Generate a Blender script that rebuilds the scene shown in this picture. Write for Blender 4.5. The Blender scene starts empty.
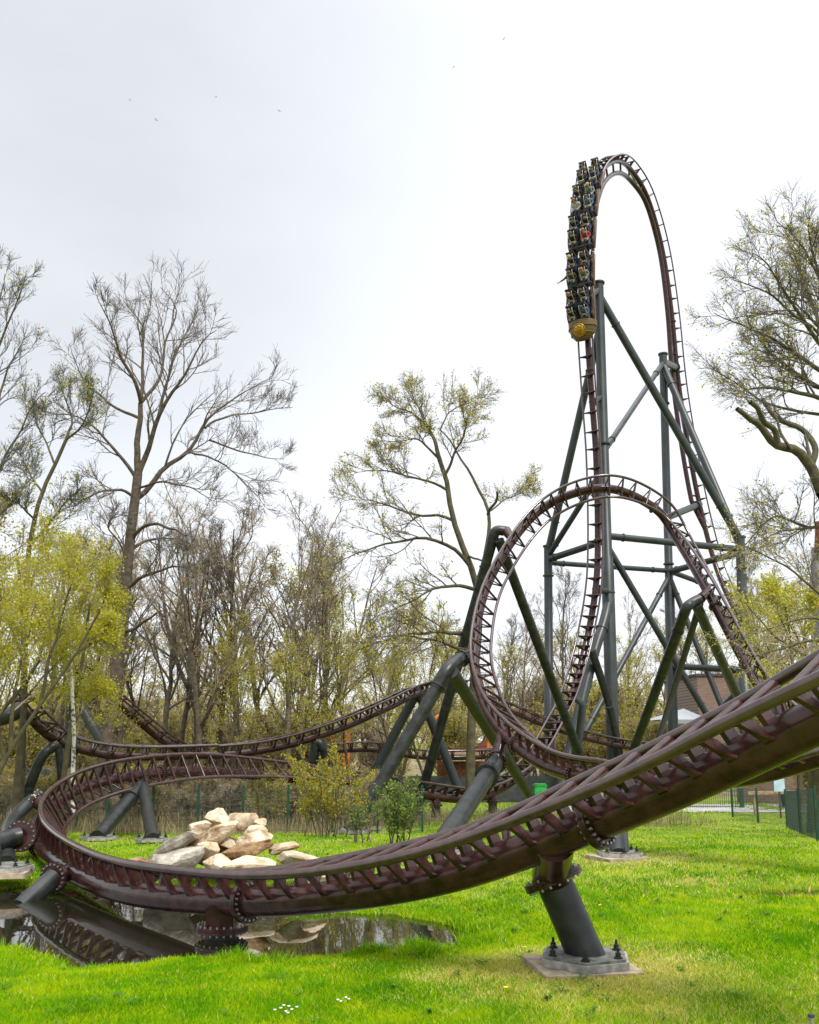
import bpy, math, random
import numpy as np
from mathutils import Vector, Matrix

R = math.radians
random.seed(7)
RNG = np.random.default_rng(11)
SC = bpy.context.scene
COL = SC.collection

# ---------------------------------------------------------------- camera, sky, sun, exposure
F, CX, H, PIT = 900.0, 409.5, 2.75, R(9.5)
CY = 740 - F * math.tan(PIT)
cam_d = bpy.data.cameras.new("camera")
cam = bpy.data.objects.new("camera", cam_d)
COL.objects.link(cam)
cam.location = (0, 0, H)
cam.rotation_euler = (R(90) + PIT, 0, 0)
cam_d.sensor_fit = 'VERTICAL'
cam_d.sensor_height = 24.0
cam_d.sensor_width = 24.0
cam_d.lens = F / 1024 * 24.0
cam_d.shift_y = (CY - 512) / 1024
cam_d.clip_start = 0.1
cam_d.clip_end = 3000
SC.camera = cam

SUN_EL, SUN_AZ = R(52), R(150)      # azimuth clockwise from +Y: behind the camera, to the right
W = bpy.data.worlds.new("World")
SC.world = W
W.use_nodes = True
nt = W.node_tree
for n in list(nt.nodes):
    nt.nodes.remove(n)
def WN(t):
    return nt.nodes.new(t)
wo = WN('ShaderNodeOutputWorld'); bg = WN('ShaderNodeBackground'); sky = WN('ShaderNodeTexSky')
sky.sky_type = 'NISHITA'; sky.sun_disc = False
sky.sun_elevation = SUN_EL; sky.sun_rotation = SUN_AZ
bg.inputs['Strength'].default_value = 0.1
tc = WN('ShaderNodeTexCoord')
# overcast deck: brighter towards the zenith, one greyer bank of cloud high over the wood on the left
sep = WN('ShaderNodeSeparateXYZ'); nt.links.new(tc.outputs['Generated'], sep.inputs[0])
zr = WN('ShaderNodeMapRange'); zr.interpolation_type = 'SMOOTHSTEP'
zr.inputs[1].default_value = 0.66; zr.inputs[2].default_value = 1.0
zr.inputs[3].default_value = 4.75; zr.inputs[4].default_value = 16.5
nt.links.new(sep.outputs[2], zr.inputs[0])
no = WN('ShaderNodeTexNoise'); no.inputs['Scale'].default_value = 3.2; no.inputs['Detail'].default_value = 7
no.inputs['Roughness'].default_value = 0.52
mp = WN('ShaderNodeMapping'); mp.inputs['Scale'].default_value = (1.0, 1.0, 2.2)
nt.links.new(tc.outputs['Generated'], mp.inputs[0]); nt.links.new(mp.outputs[0], no.inputs['Vector'])
dt = WN('ShaderNodeVectorMath'); dt.operation = 'DOT_PRODUCT'
bank = Vector((-0.44, 0.72, 0.62)).normalized()
dt.inputs[1].default_value = bank
nt.links.new(tc.outputs['Generated'], dt.inputs[0])
br = WN('ShaderNodeMapRange'); br.interpolation_type = 'SMOOTHSTEP'
br.inputs[1].default_value = 0.85; br.inputs[2].default_value = 0.99
nt.links.new(dt.outputs['Value'], br.inputs[0])
nm = WN('ShaderNodeMapRange'); nm.inputs[1].default_value = 0.25; nm.inputs[2].default_value = 0.75
nm.inputs[3].default_value = 0.66; nm.inputs[4].default_value = 1.15
nt.links.new(no.outputs['Fac'], nm.inputs[0])
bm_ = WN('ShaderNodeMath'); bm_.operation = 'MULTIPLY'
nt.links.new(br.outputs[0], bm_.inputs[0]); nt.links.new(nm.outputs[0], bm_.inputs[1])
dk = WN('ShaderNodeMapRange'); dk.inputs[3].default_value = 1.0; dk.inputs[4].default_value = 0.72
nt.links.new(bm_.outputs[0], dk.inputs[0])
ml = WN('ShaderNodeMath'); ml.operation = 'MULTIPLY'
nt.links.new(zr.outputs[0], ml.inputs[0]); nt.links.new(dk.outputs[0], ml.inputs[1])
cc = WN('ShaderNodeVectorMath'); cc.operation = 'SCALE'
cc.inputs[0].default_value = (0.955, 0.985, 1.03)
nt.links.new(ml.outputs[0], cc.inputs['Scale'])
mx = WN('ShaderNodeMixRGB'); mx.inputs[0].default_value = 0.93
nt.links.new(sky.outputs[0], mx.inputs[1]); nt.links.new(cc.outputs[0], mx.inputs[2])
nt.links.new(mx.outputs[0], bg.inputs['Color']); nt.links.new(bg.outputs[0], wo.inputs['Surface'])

sl = bpy.data.lights.new("sun", 'SUN')
sl.energy = 1.5; sl.angle = R(14); sl.color = (1.0, 0.95, 0.86)
so = bpy.data.objects.new("sun", sl); COL.objects.link(so)
sd = Vector((math.sin(SUN_AZ) * math.cos(SUN_EL), math.cos(SUN_AZ) * math.cos(SUN_EL), math.sin(SUN_EL)))
so.rotation_euler = (-sd).to_track_quat('-Z', 'Y').to_euler()
so.location = (20, -20, 40)
SC.view_settings.view_transform = 'Standard'
SC.view_settings.look = 'None'
SC.view_settings.exposure = 1.25
SC.view_settings.gamma = 1.0
SC.view_settings.use_curve_mapping = False
SC.cycles.max_bounces = 8
SC.cycles.transparent_max_bounces = 8
SC.cycles.use_denoising = True

# ---------------------------------------------------------------- survey helpers
cp, sp_ = math.cos(PIT), math.sin(PIT)
def at(px, py, d):
    """point standing d metres ahead that the photograph shows at px, py"""
    a = (CY - py) / F
    Z = d * (a * cp + sp_) / (cp - a * sp_)
    zc = d * cp + Z * sp_
    return np.array([(px - CX) / F * zc, d, Z + H])
def base_z(d):
    """the lawn falls away gently towards the wood"""
    t = np.clip((np.asarray(d, float) - 19) / 29, 0, 1)
    return -1.3 * t * t * (3 - 2 * t)
_gd = np.concatenate([np.arange(3, 60, .05), np.arange(60, 2000, 5.)])
_gy = CY - F * (-_gd * sp_ + (base_z(_gd) - H) * cp) / (_gd * cp + (base_z(_gd) - H) * sp_)
def lawn_d(py):
    """distance at which the lawn shows at picture row py"""
    return np.interp(-np.asarray(py, float), -_gy, _gd)
def ground_d(py, z=0.0):
    a = (CY - py) / F
    return (z - H) * (cp - a * sp_) / (a * cp + sp_)
def gp(px, py, z=None):
    if z is not None:
        p = at(px, py, ground_d(py, z)); p[2] = z
        return p
    d = float(lawn_d(py)); p = at(px, py, d); p[2] = float(base_z(d))
    return p
def pix(P):
    P = np.asarray(P, float)
    Z = P[..., 2] - H
    zc = P[..., 1] * cp + Z * sp_
    return np.stack([CX + F * P[..., 0] / zc, CY - F * (-P[..., 1] * sp_ + Z * cp) / zc], -1)

# ---------------------------------------------------------------- mesh helpers
class MB:
    def __init__(s):
        s.V = []; s.Q = []; s.T = []; s.n = 0
    def add(s, V, Q=None, T=None, mat=0, smooth=True):
        V = np.asarray(V, float).reshape(-1, 3)
        if Q is not None and len(Q):
            s.Q.append((np.asarray(Q, int).reshape(-1, 4) + s.n, mat, smooth))
        if T is not None and len(T):
            s.T.append((np.asarray(T, int).reshape(-1, 3) + s.n, mat, smooth))
        s.V.append(V); s.n += len(V)
        return s
    def mesh(s, name, mats):
        me = bpy.data.meshes.new(name)
        V = np.vstack(s.V)
        me.vertices.add(len(V)); me.vertices.foreach_set('co', V.ravel())
        loops = []; tot = []; mi = []; sm = []
        for arr, k in ((s.Q, 4), (s.T, 3)):
            for f, m, smo in arr:
                loops.append(f.ravel()); tot.append(np.full(len(f), k)); mi.append(np.full(len(f), m)); sm.append(np.full(len(f), smo))
        loops = np.concatenate(loops); tot = np.concatenate(tot); mi = np.concatenate(mi); sm = np.concatenate(sm)
        me.loops.add(len(loops)); me.loops.foreach_set('vertex_index', loops.astype(np.int32))
        me.polygons.add(len(tot))
        st = np.concatenate([[0], np.cumsum(tot)[:-1]])
        me.polygons.foreach_set('loop_start', st.astype(np.int32))
        me.polygons.foreach_set('loop_total', tot.astype(np.int32))
        me.polygons.foreach_set('material_index', mi.astype(np.int32))
        me.polygons.foreach_set('use_smooth', sm.astype(bool))
        for m in (mats if isinstance(mats, (list, tuple)) else [mats]):
            me.materials.append(m)
        me.update(calc_edges=True)
        return me
    def build(s, name, mats, parent=None, **tags):
        return put(name, s.mesh(name, mats), parent, **tags)

def tagit(o, label=None, cat=None, group=None, kind=None):
    if label: o['label'] = label
    if cat: o['category'] = cat
    if group: o['group'] = group
    if kind: o['kind'] = kind
    return o
def put(name, me, parent=None, label=None, cat=None, group=None, kind=None):
    o = bpy.data.objects.new(name, me); COL.objects.link(o)
    if parent is not None:
        o.parent = parent
        m = Matrix.Translation(parent.location) if parent.parent is None else Matrix.Identity(4)
        o.matrix_parent_inverse = m.inverted()
    return tagit(o, label, cat, group, kind)
def thing(name, loc, label, cat, group=None):
    o = bpy.data.objects.new(name, None); COL.objects.link(o)
    o.location = tuple(float(v) for v in loc); o.empty_display_size = 0.2
    return tagit(o, label, cat, group)
KIDS = {}
def copy_tree(o, parent=None):
    c = o.copy(); COL.objects.link(c)
    if parent is not None: c.parent = parent
    for ch in o.children: copy_tree(ch, c)
    return c

def nrm(a):
    a = np.asarray(a, float)
    return a / np.maximum(np.linalg.norm(a, axis=-1, keepdims=True), 1e-12)
def spline(K, n=10):
    K = np.asarray(K, float)
    E = np.vstack([2 * K[0] - K[1], K, 2 * K[-1] - K[-2]]); out = []
    a = (np.arange(n) / n)[:, None]
    for i in range(len(K) - 1):
        p0, p1, p2, p3 = E[i:i + 4]
        out.append(.5 * (2 * p1 + (-p0 + p2) * a + (2 * p0 - 5 * p1 + 4 * p2 - p3) * a * a + (-p0 + 3 * p1 - 3 * p2 + p3) * a ** 3))
    out.append(K[-1:])
    return np.vstack(out)
def arclen(P):
    return np.concatenate([[0], np.cumsum(np.linalg.norm(np.diff(P[:, :3], axis=0), axis=1))])
def resample(P, m):
    P = np.asarray(P, float); s = arclen(P); t = np.linspace(0, s[-1], m)
    return np.column_stack([np.interp(t, s, P[:, k]) for k in range(P.shape[1])])
def tubes(mb, P, Rr, sides=8, mat=0, caps=False, smooth=True):
    """P (N,m,3), Rr (N,m): N round tubes at once"""
    P = np.asarray(P, float); Rr = np.asarray(Rr, float)
    if P.ndim == 2: P = P[None]; Rr = np.broadcast_to(Rr, P.shape[1]).astype(float)[None]
    N, m, _ = P.shape
    T = np.gradient(P, axis=1) if m > 2 else np.repeat(P[:, 1:] - P[:, :1], 2, 1)
    T = nrm(T)
    if m > 4 and N < 40:          # parallel transport for long bent pipes
        B = np.zeros_like(T)
        r = np.where(np.abs(T[:, 0, 2:3]) < .9, np.array([[0, 0, 1.]]), np.array([[1., 0, 0]]))
        b = r - T[:, 0] * (r * T[:, 0]).sum(-1, keepdims=True); b = nrm(b); B[:, 0] = b
        for i in range(1, m):
            b = b - T[:, i] * (b * T[:, i]).sum(-1, keepdims=True); b = nrm(b); B[:, i] = b
    else:
        mt = nrm(P[:, -1] - P[:, 0] + 1e-9)
        r = np.where(np.abs(mt[:, 2:3]) < .9, np.array([[0, 0, 1.]]), np.array([[1., 0, 0]]))
        b = nrm(r - mt * (r * mt).sum(-1, keepdims=True))[:, None]
        B = nrm(b - T * (b * T).sum(-1, keepdims=True))
    C = np.cross(T, B)
    a = np.arange(sides) / sides * 2 * np.pi
    V = P[:, :, None] + Rr[:, :, None, None] * (B[:, :, None] * np.cos(a)[None, None, :, None] + C[:, :, None] * np.sin(a)[None, None, :, None])
    base = (np.arange(N) * m * sides)[:, None, None]
    i = np.arange(m - 1)[None, :, None] * sides; j = np.arange(sides)[None, None]; k = (j + 1) % sides
    Q = np.stack(np.broadcast_arrays(base + i + j, base + i + k, base + i + sides + k, base + i + sides + j), -1)
    mb.add(V, Q, mat=mat, smooth=smooth)
    if caps:
        for n in range(N):
            for e in (0, m - 1):
                c = P[n, e]; ring = V[n, e]
                q = np.arange(sides)
                t = np.stack([np.full(sides, sides), q, (q + 1) % sides], 1)
                if e == 0: t = t[:, ::-1]
                mb.add(np.vstack([ring, c[None]]), T=t, mat=mat, smooth=False)
    return mb
def box(mb, c, x, y, z, mat=0):
    """box with centre c and half-vectors x, y, z"""
    c, x, y, z = (np.asarray(v, float) for v in (c, x, y, z))
    V = [c + sx * x + sy * y + sz * z for sx in (-1, 1) for sy in (-1, 1) for sz in (-1, 1)]
    Q = [(0, 1, 3, 2), (4, 6, 7, 5), (0, 4, 5, 1), (2, 3, 7, 6), (0, 2, 6, 4), (1, 5, 7, 3)]
    return mb.add(V, Q, mat=mat, smooth=False)
def abox(mb, x0, x1, y0, y1, z0, z1, mat=0):
    return box(mb, ((x0 + x1) / 2, (y0 + y1) / 2, (z0 + z1) / 2), ((x1 - x0) / 2, 0, 0), (0, (y1 - y0) / 2, 0), (0, 0, (z1 - z0) / 2), mat)
def cyl(mb, p, q, r, sides=20, mat=0, r2=None):
    return tubes(mb, np.array([p, q], float), np.array([r, r if r2 is None else r2]), sides, mat, caps=True)
def prism(mb, poly, x, y, z, o, th, mat=0):
    """flat polygon (u,v) in the plane x,y at o, thickened by +-th along z"""
    poly = np.asarray(poly, float); n = len(poly)
    x, y, z, o = (np.asarray(v, float) for v in (x, y, z, o))
    A = o + poly[:, :1] * x + poly[:, 1:] * y
    V = np.vstack([A - z * th, A + z * th, (A.mean(0) - z * th)[None], (A.mean(0) + z * th)[None]])
    i = np.arange(n); k = (i + 1) % n
    mb.add(V, np.stack([i, k, k + n, i + n], 1), np.vstack([np.stack([k, i, np.full(n, 2 * n)], 1), np.stack([i + n, k + n, np.full(n, 2 * n + 1)], 1)]), mat=mat, smooth=False)
    return mb

# ---------------------------------------------------------------- materials
def mat(name, col, rough=.5, metal=0., var=.25, scale=4., bump=0., bscale=30., col2=None, coat=0., trans=0., spec=.5, thresh=(.35, .65), per_obj=0.):
    m = bpy.data.materials.new(name); m.use_nodes = True
    t = m.node_tree; b = t.nodes['Principled BSDF']
    b.inputs['Roughness'].default_value = rough; b.inputs['Metallic'].default_value = metal
    b.inputs['Specular IOR Level'].default_value = spec
    b.inputs['Coat Weight'].default_value = coat; b.inputs['Coat Roughness'].default_value = .12
    g = t.nodes.new('ShaderNodeNewGeometry')
    n = t.nodes.new('ShaderNodeTexNoise'); n.inputs['Scale'].default_value = scale; n.inputs['Detail'].default_value = 6
    t.links.new(g.outputs['Position'], n.inputs['Vector'])
    r = t.nodes.new('ShaderNodeValToRGB')
    c2 = col2 if col2 is not None else tuple(min(1, c * (1 + var * 1.6)) for c in col)
    c1 = col if col2 is not None else tuple(c * (1 - var) for c in col)
    r.color_ramp.elements[0].color = (*c1, 1); r.color_ramp.elements[1].color = (*c2, 1)
    r.color_ramp.elements[0].position, r.color_ramp.elements[1].position = thresh
    t.links.new(n.outputs['Fac'], r.inputs[0])
    out = r.outputs[0]
    if per_obj:
        oi = t.nodes.new('ShaderNodeObjectInfo')
        mr = t.nodes.new('ShaderNodeMapRange'); mr.inputs[3].default_value = 1 - per_obj; mr.inputs[4].default_value = 1 + per_obj
        t.links.new(oi.outputs['Random'], mr.inputs[0])
        hs = t.nodes.new('ShaderNodeHueSaturation'); t.links.new(mr.outputs[0], hs.inputs['Value']); t.links.new(out, hs.inputs['Color'])
        out = hs.outputs[0]
    t.links.new(out, b.inputs['Base Color'])
    if bump:
        n2 = t.nodes.new('ShaderNodeTexNoise'); n2.inputs['Scale'].default_value = bscale; n2.inputs['Detail'].default_value = 5
        t.links.new(g.outputs['Position'], n2.inputs['Vector'])
        bp = t.nodes.new('ShaderNodeBump'); bp.inputs['Strength'].default_value = bump; bp.inputs['Distance'].default_value = .05
        t.links.new(n2.outputs['Fac'], bp.inputs['Height']); t.links.new(bp.outputs[0], b.inputs['Normal'])
    if trans:
        tr = t.nodes.new('ShaderNodeBsdfTranslucent'); t.links.new(out, tr.inputs['Color'])
        ms = t.nodes.new('ShaderNodeMixShader'); ms.inputs[0].default_value = trans
        o = t.nodes['Material Output']
        t.links.new(b.outputs[0], ms.inputs[1]); t.links.new(tr.outputs[0], ms.inputs[2]); t.links.new(ms.outputs[0], o.inputs['Surface'])
    return m

M = {}
M['track'] = mat('track_paint', (.034, .0135, .0115), .18, spec=.34, var=.38, scale=5, bump=.02, bscale=14)
M['rail'] = mat('rail_paint', (.046, .022, .021), .13, spec=.85, var=.3, scale=5)
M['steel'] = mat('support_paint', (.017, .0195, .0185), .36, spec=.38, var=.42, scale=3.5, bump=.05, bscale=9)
M['steel_hazed'] = mat('hazed_tower_paint', (.028, .035, .036), .38, spec=.42, var=.2, scale=.8)  # support paint made lighter and bluer, distance haze put into the colour
M['bolt'] = mat('galvanised_bolt', (.27, .27, .27), .42, metal=.75, var=.2, scale=30)
M['concrete'] = mat('concrete', (.26, .25, .225), .85, var=.28, scale=7, bump=.3, bscale=50)
M['pad'] = mat('concrete_footing', (.30, .24, .165), .9, var=.3, scale=6, bump=.4, bscale=40)
M['plate'] = mat('weathered_plate', (.12, .12, .105), .6, var=.4, scale=9, bump=.2, bscale=40)
M['bark'] = mat('oak_bark', (.10, .08, .055), .9, var=.35, scale=5, bump=.6, bscale=22)
M['bark_red'] = mat('brown_bark', (.078, .058, .042), .9, var=.35, scale=5, bump=.6, bscale=22)
M['bark_moss'] = mat('mossy_bark', (.062, .047, .033), .9, scale=3.5, bump=1., bscale=30, col2=(.11, .098, .04))
M['twig'] = mat('twig_bark', (.13, .11, .095), .85, var=.25, scale=2)
M['twig_brown'] = mat('brown_twig', (.25, .195, .12), .85, var=.25, scale=2)
M['twig_blue'] = mat('grey_twig', (.12, .125, .13), .85, var=.2, scale=2)
M['birch'] = mat('birch_bark', (.09, .08, .07), .8, scale=9, col2=(.55, .53, .48), thresh=(.40, .5))
M['leaf_spring'] = mat('spring_leaf', (.36, .37, .015), .55, trans=.45, scale=1.3, col2=(.56, .52, .03))
M['leaf_willow'] = mat('willow_leaf', (.31, .31, .012), .55, trans=.45, scale=1.0, col2=(.50, .46, .025))
M['leaf_oak'] = mat('oak_bud', (.36, .34, .02), .55, trans=.4, scale=1.5, col2=(.56, .48, .035))
M['leaf_olive'] = mat('olive_leaf', (.30, .275, .03), .6, trans=.4, scale=.7, col2=(.52, .45, .05))
M['leaf_green'] = mat('shrub_leaf', (.09, .17, .018), .5, trans=.4, scale=2.5, col2=(.20, .28, .03))
M['leaf_yellow'] = mat('yellow_shrub_leaf', (.34, .28, .015), .5, trans=.4, scale=2.5, col2=(.52, .36, .03))
M['leaf_dry'] = mat('dry_reed', (.20, .155, .085), .8, trans=.25, scale=1.4, col2=(.30, .25, .13))
M['rock'] = None

# ---------------------------------------------------------------- ground with a hollow for the pond
POND_Z = -.34
pond_px = [(-260, 893), (-90, 890), (0, 889), (60, 886), (110, 887), (170, 893), (250, 904), (300, 912), (350, 914), (390, 915), (435, 922), (482, 938),
           (470, 951), (415, 955), (360, 956), (300, 963), (240, 963), (183, 965), (140, 968), (80, 970), (33, 955), (-10, 951), (-120, 950), (-300, 955)]
pond_xy = np.array([gp(x, y, POND_Z)[:2] for x, y in pond_px])
pud_px = [(738, 889), (765, 886), (790, 885), (840, 884), (900, 888), (840, 897), (800, 894), (775, 894)]
pud_xy = np.array([gp(x, y, 0.)[:2] for x, y in pud_px])
def sdf(P, poly):
    """signed distance to a polygon, negative inside"""
    a = poly; b = np.roll(poly, -1, 0); ab = b - a
    t = np.clip(((P[:, None] - a[None]) * ab[None]).sum(-1) / (ab ** 2).sum(-1)[None], 0, 1)
    d = np.linalg.norm(P[:, None] - a[None] - t[..., None] * ab[None], axis=-1).min(1)
    inside = np.zeros(len(P), bool)
    for k in range(len(a)):
        c = ((a[k, 1] > P[:, 1]) != (b[k, 1] > P[:, 1]))
        xi = a[k, 0] + (P[:, 1] - a[k, 1]) / np.where(ab[k, 1] == 0, 1e-9, ab[k, 1]) * ab[k, 0]
        inside ^= c & (P[:, 0] < xi)
    return np.where(inside, -d, d)
def lumps(x, y):
    return .025 * np.sin(x * .9 + 1.3 * np.sin(y * .35)) + .02 * np.sin(y * 1.15 + .7 * x) + .012 * np.sin(2.3 * x - 1.7 * y)
def ground_z(x, y):
    x = np.asarray(x, float); y = np.asarray(y, float)
    P = np.stack([x.ravel(), y.ravel()], -1)
    wob = .16 * np.sin(P[:, 0] * 2.7 + .6) * np.sin(P[:, 1] * 2.3) + .09 * np.sin(P[:, 0] * 6.3 + P[:, 1] * 4.1)
    d = sdf(P, pond_xy) + wob
    z = np.where(d < 0, POND_Z + np.maximum(d, -1.2) * .35, POND_Z + (0 - POND_Z) * (1 - np.exp(-np.maximum(d, 0) / 2.0)))
    z2 = lumps(P[:, 0], P[:, 1]) * np.clip(d / 1.2, 0, 1)
    d2 = sdf(P, pud_xy)
    z3 = -.12 * np.clip(.4 - d2 / .8, 0, 1)
    return (z + z2 + z3 + base_z(P[:, 1])).reshape(x.shape)
def axis(lo, hi, step, far, k=1.22):
    a = list(np.arange(lo, hi + 1e-6, step)); s = step
    while a[-1] < far: s *= k; a.append(a[-1] + s)
    s = step
    while a[0] > -far: s *= k; a.insert(0, a[0] - s)
    return np.array(a)
gx = axis(-16, 16, .16, 900); gy = axis(6, 34, .16, 1200)
GX, GY = np.meshgrid(gx, gy); GZ = ground_z(GX, GY)
nx, ny = len(gx), len(gy)
ii = (np.arange(ny - 1)[:, None] * nx + np.arange(nx - 1)[None]).ravel()
M['ground'] = mat('meadow_soil', (.12, .17, .012), .95, scale=.9, col2=(.22, .26, .02), bump=.5, bscale=25)
MB().add(np.stack([GX, GY, GZ], -1), np.stack([ii, ii + 1, ii + nx + 1, ii + nx], 1)).build('ground', M['ground'], kind='structure')

def water_mat():
    m = bpy.data.materials.new('pond_surface'); m.use_nodes = True
    t = m.node_tree; b = t.nodes['Principled BSDF']
    b.inputs['Base Color'].default_value = (.012, .011, .006, 1); b.inputs['Roughness'].default_value = .02
    b.inputs['IOR'].default_value = 2.1; b.inputs['Specular IOR Level'].default_value = 1.0
    g = t.nodes.new('ShaderNodeNewGeometry'); n = t.nodes.new('ShaderNodeTexNoise')
    n.inputs['Scale'].default_value = 1.6; n.inputs['Detail'].default_value = 2
    bp = t.nodes.new('ShaderNodeBump'); bp.inputs['Strength'].default_value = .05; bp.inputs['Distance'].default_value = .03
    t.links.new(g.outputs['Position'], n.inputs['Vector']); t.links.new(n.outputs['Fac'], bp.inputs['Height']); t.links.new(bp.outputs[0], b.inputs['Normal'])
    return m
M['water'] = water_mat()
def sheet(name, poly, z, grow, m):
    c = poly.mean(0); P = poly + nrm(poly - c) * grow
    V = np.column_stack([P, np.full(len(P), z)]); V = np.vstack([V, [[*c, z]]])
    n = len(P); i = np.arange(n)
    return V, n
def fan(name, poly, z, grow, m, kind='structure'):
    """triangulated sheet (ear clipping through mathutils) a little larger than its outline"""
    from mathutils.geometry import tessellate_polygon
    c = poly.mean(0); P = poly.copy()
    e = np.roll(poly, -1, 0) - np.roll(poly, 1, 0); nn = nrm(np.stack([e[:, 1], -e[:, 0]], 1))
    area = .5 * np.sum(poly[:, 0] * np.roll(poly[:, 1], -1) - np.roll(poly[:, 0], -1) * poly[:, 1])
    P = poly + nn * (grow if area > 0 else -grow)
    tri = tessellate_polygon([[Vector((x, y, 0)) for x, y in P]])
    V = np.column_stack([P, np.full(len(P), z)])
    T = np.array(tri); a = V[T[:, 0]]; b = V[T[:, 1]]; cc_ = V[T[:, 2]]
    fl = np.cross(b - a, cc_ - a)[:, 2] < 0
    T[fl] = T[fl][:, ::-1]
    return MB().add(V, T=T).build(name, m, kind=kind)
fan('pond_water', pond_xy, POND_Z, .35, M['water'])
fan('puddle_water', pud_xy, -.062, .1, M['water'])

# ---------------------------------------------------------------- coaster track
G, D, RS, RR = 1.1, .45, .22, .067
def make_frames(keys, ref, n=14):
    K = np.array([[*at(a, b, d), R(g) * 6] for a, b, d, g in keys])
    S = spline(K, n)
    L0 = arclen(S)[-1]
    S = resample(S, int(L0 / .16) + 2)
    C = S[:, :3]; ang = S[:, 3] / 6
    for _ in range(6):
        C[1:-1] = .25 * C[:-2] + .5 * C[1:-1] + .25 * C[2:]
    T = nrm(np.gradient(C, axis=0)); ref = nrm(np.array(ref, float))
    n1 = nrm(ref - T * (T @ ref)[:, None]); n2 = np.cross(T, n1)
    U = n1 * np.cos(ang)[:, None] + n2 * np.sin(ang)[:, None]
    return C, T, U, np.cross(T, U)

def tie_mesh(kind):
    mb = MB()
    if kind in ('fin', 'broad'):
        tubes(mb, np.array([[-G / 2, 0, D - .015], [G / 2, 0, D - .015]]), np.array([.06, .06]), 12)
        for s in (-1, 1):
            c = spline(np.array([(.53, .43, .030), (.425, .31, .026), (.325, .19, .032), (.240, .095, .052), (.176, .045, .08)]), 4)
            th = .018
            V = []; tg = nrm(np.gradient(c[:, :2], axis=0)); nn = np.stack([-tg[:, 1], tg[:, 0]], 1)
            for (x, z, w), (nx_, nz_) in zip(c, nn):
                for dx, dy in ((-1, -1), (1, -1), (1, 1), (-1, 1)):
                    V.append((s * (x + nx_ * th * dx), w * dy, z + nz_ * th * dx))
            V = np.array(V); m = len(c)
            Q = []
            for i in range(m - 1):
                for k in range(4):
                    q = [4 * i + k, 4 * i + (k + 1) % 4, 4 * i + 4 + (k + 1) % 4, 4 * i + 4 + k]
                    Q.append(q if s > 0 else q[::-1])
            mb.add(V, Q, smooth=False)
            poly = [(s * x, z) for x, z, _ in c[::2]] + [(s * .165, .13), (s * (.25 if kind == 'broad' else .30), .30 if kind == 'broad' else .265), (s * (.36 if kind == 'broad' else .41), D - .04)]
            prism(mb, poly, (1, 0, 0), (0, 0, 1), (0, 1, 0), (0, 0, 0), .014)
        box(mb, (0, 0, .27), (.10, 0, 0), (0, .03, 0), (0, 0, .10))
    elif kind == 'strut':
        tubes(mb, np.array([[-G / 2, 0, D - .015], [G / 2, 0, D - .015]]), np.array([.052, .052]), 8)
        for s in (-1, 1):
            for q in (-1, 1):
                tubes(mb, np.array([[s * .50, 0, D - .03], [s * .17, q * .10, .14]]), np.array([.034, .034]), 6)
    else:
        tubes(mb, np.array([[-G / 2, 0, D - .01], [G / 2, 0, D - .01]]), np.array([.055, .055]), 8)
        for s in (-1, 1):
            prism(mb, [(s * .50, D - .02), (s * .22, .05), (s * .05, .2), (s * .16, D - .05)], (1, 0, 0), (0, 0, 1), (0, 1, 0), (0, 0, 0), .03)
    return mb
TIES = {k: tie_mesh(k).mesh('cross_tie', M['track']) for k in ('fin', 'broad', 'bar', 'strut')}
TIE_MB = {k: tie_mesh(k) for k in ('fin', 'broad', 'bar', 'strut')}

def frame_mat(c, x, y, z):
    return Matrix(((x[0], y[0], z[0], c[0]), (x[1], y[1], z[1], c[1]), (x[2], y[2], z[2], c[2]), (0, 0, 0, 1)))
def flange(parent, c, t, r, n=20, th=.045, m=None):
    """bolted pipe joint: two plates and a ring of nuts on both faces"""
    t = nrm(t); c = np.asarray(c, float)
    mb = MB(); cyl(mb, c - t * th, c - t * .003, r, 32); cyl(mb, c + t * .003, c + t * th, r, 32)
    f = mb.build('flange', m or M['track'], parent)
    u = nrm(np.cross(t, (0, 0, 1) if abs(t[2]) < .9 else (1, 0, 0))); v = np.cross(t, u)
    nb = MB()
    for k in range(n):
        a = 2 * math.pi * k / n; p = c + (u * math.cos(a) + v * math.sin(a)) * (r - .045)
        cyl(nb, p - t * (th + .035), p + t * (th + .03), .019, 6)
    nb.build('bolt_ring', M['bolt'], f)
    return f
def nearest(C, px, py):
    q = pix(C); return int(np.argmin((q[:, 0] - px) ** 2 + (q[:, 1] - py) ** 2))

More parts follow.
